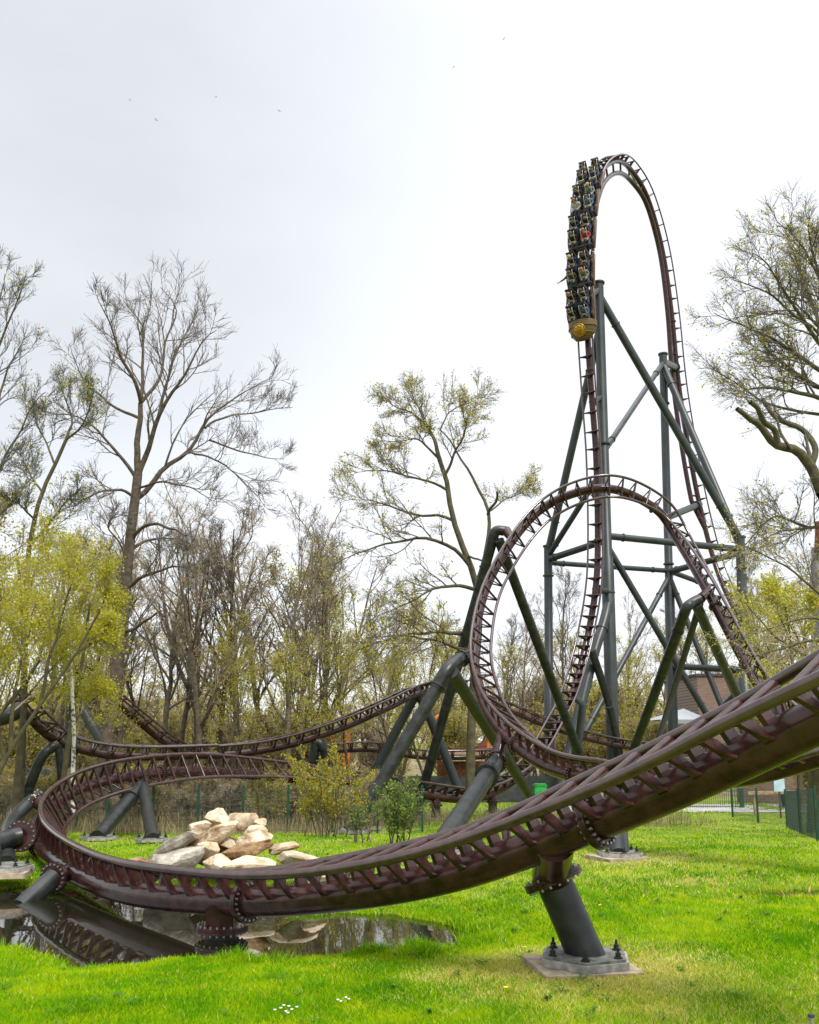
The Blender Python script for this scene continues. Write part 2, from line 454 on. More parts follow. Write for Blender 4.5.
def track(label, group, keys, ref, spacing, kind='fin', flanges=(), rs=RS, rr=RR, g=G, max_parts=100, far=False):
    C, T, U, L = make_frames(keys, ref)
    root = thing('coaster_track', (C[0][0], C[0][1], 0), label, 'coaster track', group)
    sides = 12 if far else 28
    tubes(MB(), C, np.full(len(C), rs), sides, caps=True).build('spine', M['track'], root)
    mb = tubes(MB(), C, np.full(len(C), rs), sides, caps=True)
    for s in (-1, 1):
        tubes(MB(), C + U * D + L * s * g / 2, np.full(len(C), rr), 8 if far else 16, caps=True).build('rail', M['rail'], root)
    s = arclen(C); pos = []; x = .2
    while x < s[-1] - .1:
        pos.append(x); i = min(len(C) - 1, int(np.searchsorted(s, x)))
        x += spacing(C[i]) if callable(spacing) else spacing
    idx = [min(len(C) - 1, int(np.searchsorted(s, p))) for p in pos]
    order = sorted(idx, key=lambda i: C[i][1]); first = set(order[:max_parts])
    rest = MB(); kf = kind if callable(kind) else (lambda c: kind)
    inv = Matrix.Translation(root.location).inverted()
    for i in idx:
        x_, y_, z_ = L[i], T[i], U[i]
        mw = frame_mat(C[i], x_, y_, z_)
        if i in first:
            o = bpy.data.objects.new('cross_tie', TIES[kf(C[i])]); COL.objects.link(o); o.parent = root
            o.matrix_basis = inv @ mw
        else:
            A = np.array(mw); src = TIE_MB[kf(C[i])]
            off = rest.n
            V = np.vstack(src.V) @ A[:3, :3].T + A[:3, 3]
            rest.V.append(V); rest.n += len(V)
            for f, m_, sm in src.Q: rest.Q.append((f + off, m_, sm))
            for f, m_, sm in src.T: rest.T.append((f + off, m_, sm))
    if rest.n: rest.build('cross_tie', M['track'], root, kind='stuff')
    for px, py in flanges:
        i = nearest(C, px, py); flange(root, C[i], T[i], rs + .095, 22)
    return root, C, T, U, L

A_KEYS = [(1158, 560.5, 6.70, -27), (962.8, 653.3, 7.65, -27), (819.4, 720.2, 8.70, -25), (711, 773.5, 9.75, -22), (596, 822.5, 10.85, -18), (453.1, 875, 12.2, -10), (317, 898.3, 13.6, -5),
          (213, 901, 15.2, 7), (111.6, 887.5, 17.6, 22), (47.1, 852.7, 21.9, 42), (40.3, 819.2, 26.4, 61), (73.6, 791.8, 30.2, 70), (125.1, 777.5, 33.9, 69),
          (197.8, 771.6, 37.4, 56), (277.7, 776.9, 41.2, 39), (343.5, 784, 43.9, 28), (400, 791, 45.8, 20)]
SPA = lambda c: .50 if c[1] < 15 else (.58 if c[1] < 22 else .80)
trA = track('dark brown coaster track sweeping low over the pond and around the rock pile', None, A_KEYS, (0, 0, 1), SPA, kind=lambda c: 'broad' if c[0] > -.9 and c[1] < 14 else ('fin' if c[1] < 25 else 'strut'),
            flanges=((596, 816), (247, 903), (43, 842), (162, 773)))
B_KEYS = [(1180, 640, 15.2, 42), (1000, 692, 17, 44), (890, 731, 18.4, 46), (819, 757, 19.6, 49), (749.1, 776.2, 20.8, 52), (687.3, 781, 22.7, 56), (614.9, 778.9, 24.7, 60), (550.9, 767.8, 27.6, 60), (504.8, 733.5, 31, 49), (481.9, 696.6, 34.4, 38),
          (474.2, 645.2, 38.2, 36), (490.7, 576.8, 41.5, 45), (539.3, 510.5, 43.7, 42), (603.2, 488.2, 43.6, 18), (654.2, 507.7, 44.2, -14), (675.2, 536.1, 43.9, -40),
          (706.6, 589.5, 41.4, -59), (740, 653, 39.3, -63), (764.5, 694, 37.6, -65), (790, 722, 35.3, -69), (835, 752, 33, -74), (920, 774, 31, -80), (1050, 782, 30, -86)]
trB = track('dark brown coaster track rolling through the round loop beside the tall tower', None, B_KEYS, (0, -1, .3), lambda c: .58 if c[1] < 29 else (1.05 if c[0] < 5.2 else .70), kind=lambda c: 'fin' if c[1] < 32 else 'strut', flanges=((516, 744), (575, 774), (715, 606), (655, 505)))
C_KEYS = [(400, 791.2, 45.8, 76), (431, 796, 46.9, 78), (468, 799, 48.4, 79), (500.2, 790, 50.5, 80), (533.9, 764.8, 53, 81), (555.4, 729.7, 55.6, 82), (572, 695, 57.8, 83), (586.8, 640, 60, 83), (596, 585, 61, 81),
          (597.8, 530, 61.8, 77), (596, 455, 62, 74), (592, 400, 61.8, 73), (588, 343, 61.6, 74), (586, 290, 61.5, 77), (587.5, 237, 61.8, 79), (592, 198, 63, 83), (602.3, 170, 66, 87),
          (617, 161, 70, 92), (631, 170, 73.4, 96), (647.7, 198.3, 76, 100), (662.4, 250.3, 78, 105), (671.5, 312, 78.6, 110), (677.3, 372, 79, 118), (684, 420, 79, 124), (697, 493, 79, 130),
          (713.5, 559, 78, 135), (730, 600, 76, 139), (757, 646, 73, 143), (778.6, 680.8, 70, 147), (808, 712, 66, 150), (850, 735, 60, 153), (930, 748, 56, 158), (1060, 752, 53, 165)]
SPC = lambda c: .8 if c[2] < 12 and c[1] < 62 else 1.38
trC = track('dark brown coaster track climbing the tall steel tower and dropping behind it', None, C_KEYS, (-.94, .34, 0), SPC, kind='bar', flanges=((590, 370), (672, 322), (598, 540)))
# second, stiffening tube under the crest of the tall track
Cc, Tc, Uc, Lc = trC[1:]
i0 = nearest(Cc, 590, 212); i1 = nearest(Cc, 706, 530)
w = np.linspace(0, 1, i1 - i0); off = .95 * np.clip(np.minimum(w / .03, (1 - w) / .05), 0.05, 1)
P2 = Cc[i0:i1] - Uc[i0:i1] * off[:, None]
tubes(MB(), P2, np.full(len(P2), .21), 14, caps=True).build('stiffener_tube', M['track'], trC[0])
mb = MB()
for k in range(4, len(P2) - 4, 17):
    cyl(mb, P2[k], Cc[i0 + k], .09, 8)
mb.build('stiffener_strut', M['track'], trC[0])

# the stretches of track further back in the wood
far_tracks = [
    ('brown coaster track rising from the hedge towards the leaning grey supports', [(215, 756, 42, 0), (255, 752, 43, 0), (300, 742, 44.5, -3), (345, 727, 46, -6), (388, 708, 48, -8), (425, 692, 50, -10), (470, 690, 53, -10)], .85),
    ('low level brown coaster track behind the yellow shrub near the orange posts', [(300, 757, 56, 0), (335, 751, 57, 0), (375, 750, 58, 0), (420, 757, 59, 0), (480, 757, 60, 0), (520, 752, 62, 0)], 1.0),
    ('brown coaster track dipping behind the tall bare tree trunk on the left', [(14, 700, 36, 12), (37, 726, 37, 10), (58, 742, 38, 8), (100, 754, 39, 5), (150, 757, 40.5, 2), (215, 755, 42, 0)], .8),
    ('narrow brown coaster track slanting down behind the thick bare trunk', [(70, 668, 46, 10), (92, 684, 47, 8), (116, 703, 48, 8), (142, 725, 49, 6), (166, 744, 50, 5), (190, 757, 51, 4)], 1.0),
    ('brown coaster track crossing low behind the feet of the tall tower', [(478, 700, 58, 8), (508, 710, 59, 8), (544, 725, 60, 6), (580, 737, 61, 4), (620, 746, 62, 2), (665, 751, 63, 0), (710, 753, 64, 0)], 1.0)]
for lab, keys, sp in far_tracks:
    track(lab, 'stretches of coaster track at the edge of the wood', keys, (0, 0, 1), sp, far=True, rs=.17, rr=.055)

# ---------------------------------------------------------------- supports
def footing(parent, p, r, pad=True, stone=True, hexa=True, turn=0.):
    """anchor plate with studs on a concrete footing; p lies on top of the plate"""
    z0 = p[2] - .17
    if stone:
        s = r * 2.35; mb = MB()
        box(mb, (p[0] - .06, p[1] - .05, z0 + .005), (s * math.cos(turn), s * math.sin(turn), 0), (-s * .9 * math.sin(turn), s * .9 * math.cos(turn), 0), (0, 0, .05))
        mb.build('footing', M['pad'], parent)
    mb = MB(); k = 6 if hexa else 4
    a = np.arange(k) / k * 2 * np.pi + turn + .2
    prism(mb, np.stack([np.cos(a), np.sin(a)], 1) * r * 2.3, (1, 0, 0), (0, 1, 0), (0, 0, 1), (p[0], p[1], z0 + .10), .042)
    mb.build('base_block', M['concrete'], parent)
    mb = MB(); prism(mb, np.stack([np.cos(a), np.sin(a)], 1) * r * 2.15, (1, 0, 0), (0, 1, 0), (0, 0, 1), (p[0], p[1], z0 + .158), .014)
    b = mb.build('base_plate', M['plate'], parent)
    for q in range(k):
        x, y = p[0] + math.cos(a[q]) * r * 1.75, p[1] + math.sin(a[q]) * r * 1.75
        mb = MB(); cyl(mb, (x, y, z0 + .17), (x, y, z0 + .19), .055, 10); cyl(mb, (x, y, z0 + .19), (x, y, z0 + .24), .036, 6); cyl(mb, (x, y, z0 + .24), (x, y, z0 + .30), .017, 8)
        mb.build('anchor_bolt', M['steel'], b)
def pipe(parent, pts, r, name='leg', m=None, bend=0, sides=20):
    P = np.array(pts, float)
    if name == 'leg': P[-1] = P[-1] + nrm(P[-1] - P[-2]) * .25
    if bend and len(P) > 2: P = spline(P, 8)
    return tubes(MB(), P, np.full(len(P), r), sides, caps=True).build(name, m or M['steel'], parent)
def collar(parent, a, b, t, r, m=None, th=.035, name='collar'):
    a = np.asarray(a, float); b = np.asarray(b, float); c = a + (b - a) * t; d = nrm(b - a)
    mb = MB(); cyl(mb, c - d * th, c + d * th, r * 1.22, 24); return mb.build(name, m or M['steel'], parent)
def bracket(parent, p, q, w0, w1, m=None, name='bracket'):
    """tapering welded box from the spine p to the joint q"""
    mb = tubes(MB(), np.array([p, (np.asarray(p) + q) / 2, q], float), np.array([w0, (w0 + w1) / 2 * .9, w1]), 20, caps=True)
    return mb.build(name, m or M['track'], parent)
def gd(px, d):
    p = at(px, 740, d); p[2] = float(base_z(d)); return p
def ft(px, py):
    p = gp(px, py); p[2] += .17
    return p
cA = lambda x, y: trA[1][nearest(trA[1], x, y)]
cB = lambda x, y: trB[1][nearest(trB[1], x, y)]
cC = lambda x, y: trC[1][nearest(trC[1], x, y)]
SUP = 'steel supports of the coaster track'

# post in the foreground
s0 = cA(552, 840); foot = gp(585, 953, .11)
root = thing('track_support', (foot[0], foot[1], 0), 'short leaning grey post on a hexagonal base carrying the near track', 'track support', SUP)
j = at(553, 879, foot[1] + .12); ax = nrm(j - foot)
pipe(root, [foot, j][::-1], .235); bracket(root, s0 + np.array((0, 0, -.02)), j + ax * .04, .27, .26)
footing(root, foot, .262, turn=.15)
flange(root, j, ax, .385, 18)
# post under the lower run of the loop track
s0 = cB(618, 779); foot = ft(619.5, 858)
root = thing('track_support', (foot[0], foot[1], 0), 'upright grey post on a low round footing in the middle of the lawn', 'track support', SUP)
pipe(root, [s0 - (0, 0, .5), foot], .23); bracket(root, s0, s0 - np.array((0, 0, .5)), .2, .24)
footing(root, foot, .24, hexa=True, turn=.4)
# left end of the turn
s0 = cA(40, 838); j = at(21, 836, 22.6); foot = ft(3, 873)
root = thing('track_support', (foot[0], foot[1], 0), 'thick dark support pipe at the far left tip of the pond turn', 'track support', SUP)
el = at(-14, 848, 21.6)
bracket(root, s0, j, .24, .24); pipe(root, [j, at(8, 839, 22.4), el, (foot + el) / 2 + np.array((-.1, 0, .1)), foot + np.array((-.3, 0, 0))], .23, bend=1)
flange(root, j, s0 - j, .38, 18); footing(root, foot, .26, turn=.2)
s0 = cA(44, 806); j = at(33, 800, 27.6); foot = gp(6, 862)
root = thing('track_support', (foot[0], foot[1], 0), 'dark support pipe half hidden behind the left tip of the turn', 'track support', SUP)
bracket(root, s0, j, .2, .24); pipe(root, [j, at(26, 806, 27.3), at(10, 826, 26), foot], .2, bend=1); flange(root, j, s0 - j, .36, 14)
# stub into the water
s0 = cA(74, 872); j = at(54, 877, 18.9); foot = at(30, 899, 18.4)
root = thing('track_support', (foot[0], foot[1], POND_Z), 'short slanting support stub dipping into the pond on the left', 'track support', SUP)
bracket(root, s0, j, .2, .2); pipe(root, [j, foot], .19); flange(root, j, s0 - j, .30, 18)
s0 = cA(224, 899); j = s0 - np.array((0, 0, .42))
root = thing('track_support', (j[0], j[1], POND_Z), 'square brown support block standing in the pond under the track', 'track support', SUP)
mb = MB(); box(mb, (s0 + j) / 2 - np.array((0, 0, .05)), (.22, .0, 0), (0, .22, 0), (0, 0, .2)); mb.build('bracket', M['track'], root)
flange(root, j + np.array((0, 0, .02)), (0, 0, 1), .42, 22); pipe(root, [j, j - np.array((0, 0, .9))], .26)
# forked support behind the rock pile
s0 = cA(142, 776); jt = s0 - np.array((0, .05, .28))
f1 = ft(99, 841); f2 = ft(152, 843)
root = thing('track_support', (f1[0], f1[1], 0), 'dark forked support under the rear of the pond turn', 'track support', SUP)
bracket(root, s0, jt, .22, .26); pipe(root, [jt + (0.06, 0, 0), f1], .24); pipe(root, [jt, f2], .2); collar(root, jt, f1, .35, .25)
footing(root, f1, .25, stone=False); footing(root, f2, .22, stone=False)
# low posts where the track runs off behind the shrubs
for (x, yy, fx, fy, lab) in ((436, 797, 436, 822, 'stubby dark post under the low track between the big slanting legs'), (492, 793, 491, 815, 'stubby dark post under the low track behind the ribbed support joint')):
    s0 = cC(x, yy); f = s0.copy(); f[2] = float(base_z(f[1])) + .17
    root = thing('track_support', (f[0], f[1], 0), lab, 'track support', SUP)
    bracket(root, s0, s0 - np.array((0, 0, .3)), .2, .25); pipe(root, [s0 - np.array((0, 0, .3)), f], .24); flange(root, s0 - np.array((0, 0, .42)), (0, 0, 1), .34, 12); footing(root, f, .24, stone=False)

# A-frame left of the loop
s0 = cB(471, 652); cap = at(462, 658, 37.2); jt = at(447, 671, 36.4)
fa, fb = ft(353, 834), ft(541, 816)
root = thing('track_support', (jt[0], jt[1], 0), 'big dark A-shaped support straddling left of the loop above the shrubs', 'track support', SUP)
bracket(root, s0, cap, .2, .26); pipe(root, [cap, at(455, 663, 36.8), jt, jt + (fa - jt) * .12], .29, bend=1, name='head')
pipe(root, [jt, fa], .265); pipe(root, [at(452, 672, 36.3), fb], .265)
collar(root, jt, fa, .10, .29); footing(root, fa, .29, stone=False); footing(root, fb, .29, stone=False)
flange(root, cap, s0 - cap, .36, 14, m=M['steel'])
# ribbed support just left of the loop's foot
s0 = cB(503, 733); j = at(496, 762, 30.6); foot = ft(438, 857)
root = thing('track_support', (foot[0], foot[1], 0), 'grey support pipe with a ribbed collar holding the lower left of the loop', 'track support', SUP)
ax = nrm(foot - j); Lp = np.linalg.norm(foot - j)
bracket(root, s0, j, .22, .27); pipe(root, [j, foot], .27); flange(root, j, ax, .37, 16)
cc0 = j + ax * Lp * .20
mb = MB(); cyl(mb, cc0 - ax * .5, cc0, .30, 24, r2=.36); cyl(mb, cc0, cc0 + ax * .07, .385, 28)
mb.build('collar', M['steel'], root)
u = nrm(np.cross(ax, (0, 0, 1))); v = np.cross(ax, u); mb = MB()
for k in range(20):
    a = 2 * math.pi * k / 20; dr = u * math.cos(a) + v * math.sin(a)
    box(mb, cc0 - ax * .2 + dr * .345, ax * .2, dr * .04, np.cross(ax, dr) * .014)
mb.build('rib', M['steel'], root)
footing(root, foot, .29, stone=False)
# tall A-frame holding the upper left of the loop
s0 = cB(512, 538); el = at(495, 532, 43.6); fa = ft(416, 818); fb = ft(600, 812)
root = thing('track_support', (el[0], el[1], 0), 'tall A-shaped support with an elbow at the upper left of the loop', 'track support', SUP)
bracket(root, s0, at(506, 531, 43.6), .2, .26)
pipe(root, [at(506, 531, 43.6), el, el + (fa - el) * .06], .25, bend=1, name='head')
pipe(root, [el, fa], .25); pipe(root, [at(499, 540, 43.5), fb], .25)
collar(root, el, fa, .12, .25); collar(root, at(499, 540, 43.5), fb, .62, .25); footing(root, fa, .3, stone=False); footing(root, fb, .3, stone=False)
# right support of the loop
s0 = cB(706, 592); h0 = at(700, 599, 40.2); el = at(686, 609, 40)
fa, fb, fc_ = ft(611, 815), ft(787, 808), ft(640, 803)
root = thing('track_support', (el[0], el[1], 0), 'three legged grey support with a bent head on the right of the loop', 'track support', SUP)
bracket(root, s0, h0, .2, .24); pipe(root, [h0, at(692, 603, 40.1), el, el + (fa - el) * .08], .235, bend=1, name='head')
pipe(root, [el, fa], .235); pipe(root, [at(696, 604, 40.1), fb], .235); pipe(root, [at(700, 604, 40.6), fc_], .16)
collar(root, el, fa, .09, .235); footing(root, fa, .235, stone=False); footing(root, fb, .235, stone=False)
# far supports in the wood
root = thing('track_support', gd(320, 45), 'dark bent support under the rising track behind the yellow shrub', 'track support', SUP)
p = at(316, 742, 45); pipe(root, [p, at(322, 746, 45), at(328, 766, 45.1), gd(336, 45.2)], .24, bend=1); pipe(root, [p, gd(306, 45.4)], .24, m=M['steel'])
root = thing('track_support', gd(410, 50), 'pale leaning support behind the big dark A-shaped legs', 'track support', SUP)
p = at(418, 690, 50); pipe(root, [p, gd(352, 50.5)], .26, m=M['steel_hazed']); pipe(root, [at(416, 688, 50), at(432, 722, 50), gd(468, 50)], .26, m=M['steel_hazed'])
root = thing('track_support', gd(45, 37.5), 'dull green bent support under the dipping track on the left', 'track support', SUP)
p = at(58, 745, 37.6); pipe(root, [p, at(50, 749, 37.4), at(38, 765, 37.2), gd(20, 37.4)], .2, bend=1); pipe(root, [p, gd(72, 37.8)], .15)
root = thing('track_support', gd(98, 44), 'grey leaning support pipe rising left of the thick bare trunk', 'track support', SUP)
p = at(71, 688, 44); pipe(root, [p, at(106, 750, 43.5), gd(126, 43.6)], .23, m=M['steel_hazed']); pipe(root, [at(71, 690, 44), gd(68, 44.2)], .2)
root = thing('track_support', gd(0, 35), 'short grey support arm among the willow leaves on the left', 'track support', SUP)
pipe(root, [at(-14, 722, 35), at(8, 716, 35), at(20, 709, 35.6)], .3, bend=1, name='head'); pipe(root, [at(-12, 722, 35), gd(-22, 35)], .3)

# ---------------------------------------------------------------- tall steel tower
sf = M['steel_hazed']
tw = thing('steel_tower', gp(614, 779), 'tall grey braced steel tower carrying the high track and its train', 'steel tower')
def base(px, py, d): q = at(px, py, d); q[2] = float(base_z(d)); return q
tA, tB, tC, tD = at(598.5, 284, 63), at(663, 355, 73), at(740, 538, 66), at(548, 547, 68)
bA, bB, bC, bD = base(614, 779, 63.4), base(674, 776, 72.6), base(747, 778, 66.4), base(549.5, 777, 68.2)
def lerp(a, b, t): return a + (b - a) * t
def onA(y): return lerp(tA, bA, (y - 284) / (779 - 284))
def onB(y): return lerp(tB, bB, (y - 355) / (776 - 355))
def onC(y): return lerp(tC, bC, (y - 538) / (778 - 538))
def onD(y): return lerp(tD, bD, (y - 547) / (777 - 547))
for a, b, r in ((tA, bA, .40), (tB, bB, .36), (tC, bC, .37), (tD, bD, .35)):
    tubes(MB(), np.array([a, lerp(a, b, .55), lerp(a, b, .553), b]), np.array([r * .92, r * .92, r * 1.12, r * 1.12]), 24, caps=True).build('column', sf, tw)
    for t in ((.33, .62, .86) if r > .38 else (.12, .5)):
        collar(tw, a, b, t, r, sf, .05)
    mb = MB(); cyl(mb, b + np.array((0, 0, .02)), b + np.array((0, 0, .35)), r * 1.9, 24); mb.build('base_block', M['concrete'], tw)
    mb = MB(); cyl(mb, a, a + (0, 0, .12), r * 1.15, 24); mb.build('cap', sf, tw)
br = [(onA(296), onC(540), .29), (onA(455), onB(363), .22), (onB(366), onC(545), .29), (onA(330), onD(552), .29), (onA(470), onD(556), .22),
      (onD(559), onA(541), .25), (onD(562), onB(572), .2), (onA(537), onC(549), .25), (onB(573), onC(552), .25), (onB(572), at(702, 583, 78), .22),
      (onA(546), at(716, 730, 66), .23), (onB(578), at(578, 745, 66), .22), (onB(577), at(736, 742, 69), .22), (onB(662), onC(663), .25), (onC(676), onB(745), .22)]
for a, b, r in br:
    pipe(tw, [a, b], r, 'brace', sf)
    collar(tw, a, b, .12, r, sf, .05); collar(tw, a, b, .86, r, sf, .05)
# arms from the columns to the track
for a, b, r in ((onA(290), cC(587, 300), .24), (onA(400), cC(592, 402), .2), (onB(362), cC(677, 368), .3), (onA(590), cC(596, 590), .22), (onB(520), cC(699, 505), .3), (onC(670), cC(752, 640), .25)):
    pipe(tw, [a, b], r, 'track_arm', sf); flange(tw, b + (a - b) * .12, a - b, r + .14, 10, m=sf)
# bent struts at the foot of the climb
q = [onA(600), at(604, 622, 62.4), at(590, 668, 61), base(556, 776, 58)]
pipe(tw, q, .36, 'strut', sf, bend=1); collar(tw, q[1], q[2], .15, .36, sf, .06)
q = [cC(586, 650) + np.array((.5, .2, 0)), at(611, 712, 62), base(627, 776, 63)]
pipe(tw, q, .27, 'strut', M['steel'], bend=1); collar(tw, q[0], q[1], .9, .29, sf, .06)
q2 = at(574, 700, 57.5); pipe(tw, [cC(573, 695), q2 + np.array((.6, .2, -.3)), base(570, 778, 60)], .25, 'strut', sf)

# ---------------------------------------------------------------- coaster train
M['shell'] = mat('bronze_shell', (.085, .048, .026), .4, metal=.2, var=.35, scale=6)
M['seat'] = mat('black_seat', (.014, .013, .013), .6)
M['vest'] = mat('grey_restraint', (.34, .34, .37), .45, var=.3, scale=8)
M['gold'] = mat('old_gold', (.42, .24, .045), .36, metal=.75, var=.35, scale=14)
M['weave'] = mat('gold_weave', (.12, .08, .035), .5, metal=.4, var=.6, scale=25, bump=.4, bscale=40)
M['wheel'] = mat('wheel_rubber', (.03, .03, .03), .6)
M['blue'] = mat('blue_panel', (.02, .10, .28), .45)

def car_meshes():
    out = {}
    mb = MB()                                             # chassis with curved side skirts
    for s in (-1, 1):
        prism(mb, [(-1.08, .10), (1.08, .10), (1.12, .34), (.72, .62), (.30, .46), (-.18, .50), (-.40, .64), (-.72, .46), (-1.1, .42)], (0, 1, 0), (0, 0, 1), (1, 0, 0), (s * .80, 0, 0), .05)
    abox(mb, -.76, .76, -1.08, 1.08, .10, .26)
    abox(mb, -.76, .76, 1.0, 1.1, .26, .60)
    for s in (-1, 1):
        tubes(mb, spline(np.array([(s * .86, -1.1, .40), (s * .93, -.5, .52), (s * .93, .5, .50), (s * .86, 1.1, .36)]), 5), np.full(16, .045), 8, caps=True)
    abox(mb, -.10, .10, -1.24, -1.08, .10, .22)
    out['body'] = mb.mesh('car_body', M['shell'])
    mb = MB()
    abox(mb, -.25, .25, -.26, .26, 0, .13)
    prism(mb, [(-.34, 0), (-.22, 0), (-.30, .98), (-.38, 1.05), (-.44, .98)], (0, 1, 0), (0, 0, 1), (1, 0, 0), (0, 0, .05), .25)
    prism(mb, [(-.42, 0), (-.32, .02), (-.34, .08), (-.42, .08)], (0, 1, 0), (0, 0, 1), (1, 0, 0), (0, 0, .98), .12)
    out['seat'] = mb.mesh('seat', M['seat'])
    mb = MB()
    for s in (-1, 1):
        tubes(mb, spline(np.array([(s * .17, -.34, .98), (s * .19, -.12, 1.02), (s * .19, .12, .78), (s * .16, .20, .45)]), 5), np.full(16, .026), 8, caps=True)
    tubes(mb, np.array([(-.19, .17, .52), (.19, .17, .52)]), np.full(2, .06), 8, caps=True)
    abox(mb, -.11, .11, .13, .18, .38, .54)
    out['restraint'] = mb.mesh('restraint', M['vest'])
    mb = MB()
    for y in (-.8, .8):
        for s in (-1, 1):
            for dy in (-.17, .17):
                cyl(mb, (s * .49, y + dy, .10), (s * .61, y + dy, .10), .115, 14)
                cyl(mb, (s * .50, y + dy, -.17), (s * .60, y + dy, -.17), .07, 12)
            box(mb, (s * .64, y, -.02), (.025, 0, 0), (0, .30, 0), (0, 0, .17))
    out['wheels'] = mb.mesh('wheel_assembly', M['wheel'])
    mb = MB()                                             # bowl shaped woven nose
    m, k = 9, 20; V = []
    for i in range(m):
        t = i / (m - 1) * math.pi / 2
        for j in range(k):
            a = math.pi * j / (k - 1)
            V.append((-.95 * math.cos(a) * math.cos(t) ** .75, .10 + 1.15 * math.sin(t), .05 + .82 * math.sin(a) * math.cos(t) ** .75 * (1.05 - .15 * math.sin(t))))
    V = np.array(V); Q = [(i * k + j, i * k + j + 1, i * k + k + j + 1, i * k + k + j) for i in range(m - 1) for j in range(k - 1)]
    mb.add(V, Q)
    for rr_ in (.25, .6, .95):
        t = rr_ * math.pi / 2.6
        pts = np.array([(-.97 * math.cos(a) * math.cos(t) ** .75, .10 + 1.16 * math.sin(t), .06 + .83 * math.sin(a) * math.cos(t) ** .75 * (1.05 - .15 * math.sin(t))) for a in np.linspace(0, math.pi, 16)])
        tubes(mb, pts, np.full(16, .04), 6)
    out['nose'] = mb.mesh('nose', M['weave'])
    mb = MB(); c = np.array((0, .74, .70)); n = nrm(np.array((0, .50, .86))); u = np.array((1., 0, 0)); v = np.cross(n, u)
    V = [c + n * .17]; k = 24
    for r_, h in ((.16, .16), (.30, .11), (.38, .03), (.40, -.05)):
        for j in range(k): a = 2 * math.pi * j / k; V.append(c + (u * math.cos(a) + v * math.sin(a)) * r_ + n * h)
    T = [(0, 1 + j, 1 + (j + 1) % k) for j in range(k)]
    Q = [(1 + i * k + j, 1 + (i + 1) * k + j, 1 + (i + 1) * k + (j + 1) % k, 1 + i * k + (j + 1) % k) for i in range(3) for j in range(k)]
    mb.add(np.array(V), Q, T)
    ring = np.array([c + (u * math.cos(a) + v * math.sin(a)) * .39 + n * .03 for a in np.linspace(0, 2 * math.pi, 25)]); tubes(mb, ring, np.full(25, .045), 8)
    for j in range(8):
        a = 2 * math.pi * j / 8; p = c + (u * math.cos(a) + v * math.sin(a)) * .24 + n * .11; cyl(mb, p, p + n * .06, .05, 8)
    out['emblem'] = mb.mesh('emblem', M['gold'])
    return out
CM = car_meshes()

# riders ------------------------------------------------------------------
M['skin'] = mat('skin', (.40, .27, .215), .55, var=.08)
M['skin2'] = mat('skin_dark', (.16, .085, .055), .55, var=.08)
JK = {k: mat('jacket_' + k, c, .8, var=.15, scale=6) for k, c in dict(navy=(.018, .026, .07), black=(.012, .012, .014), grey=(.17, .18, .20), red=(.35, .02, .03), denim=(.07, .12, .24), olive=(.06, .065, .03), white=(.5, .5, .5), mustard=(.35, .20, .03)).items()}
M['jeans'] = mat('jeans', (.03, .05, .11), .85)
M['shoe'] = mat('shoe', (.03, .03, .03), .6)
HR = {k: mat('hair_' + k, c, .6) for k, c in dict(brown=(.05, .028, .015), black=(.012, .01, .01), blond=(.32, .2, .08), ginger=(.22, .08, .02))  .items()}
M['eye'] = mat('eye', (.02, .015, .012), .2)

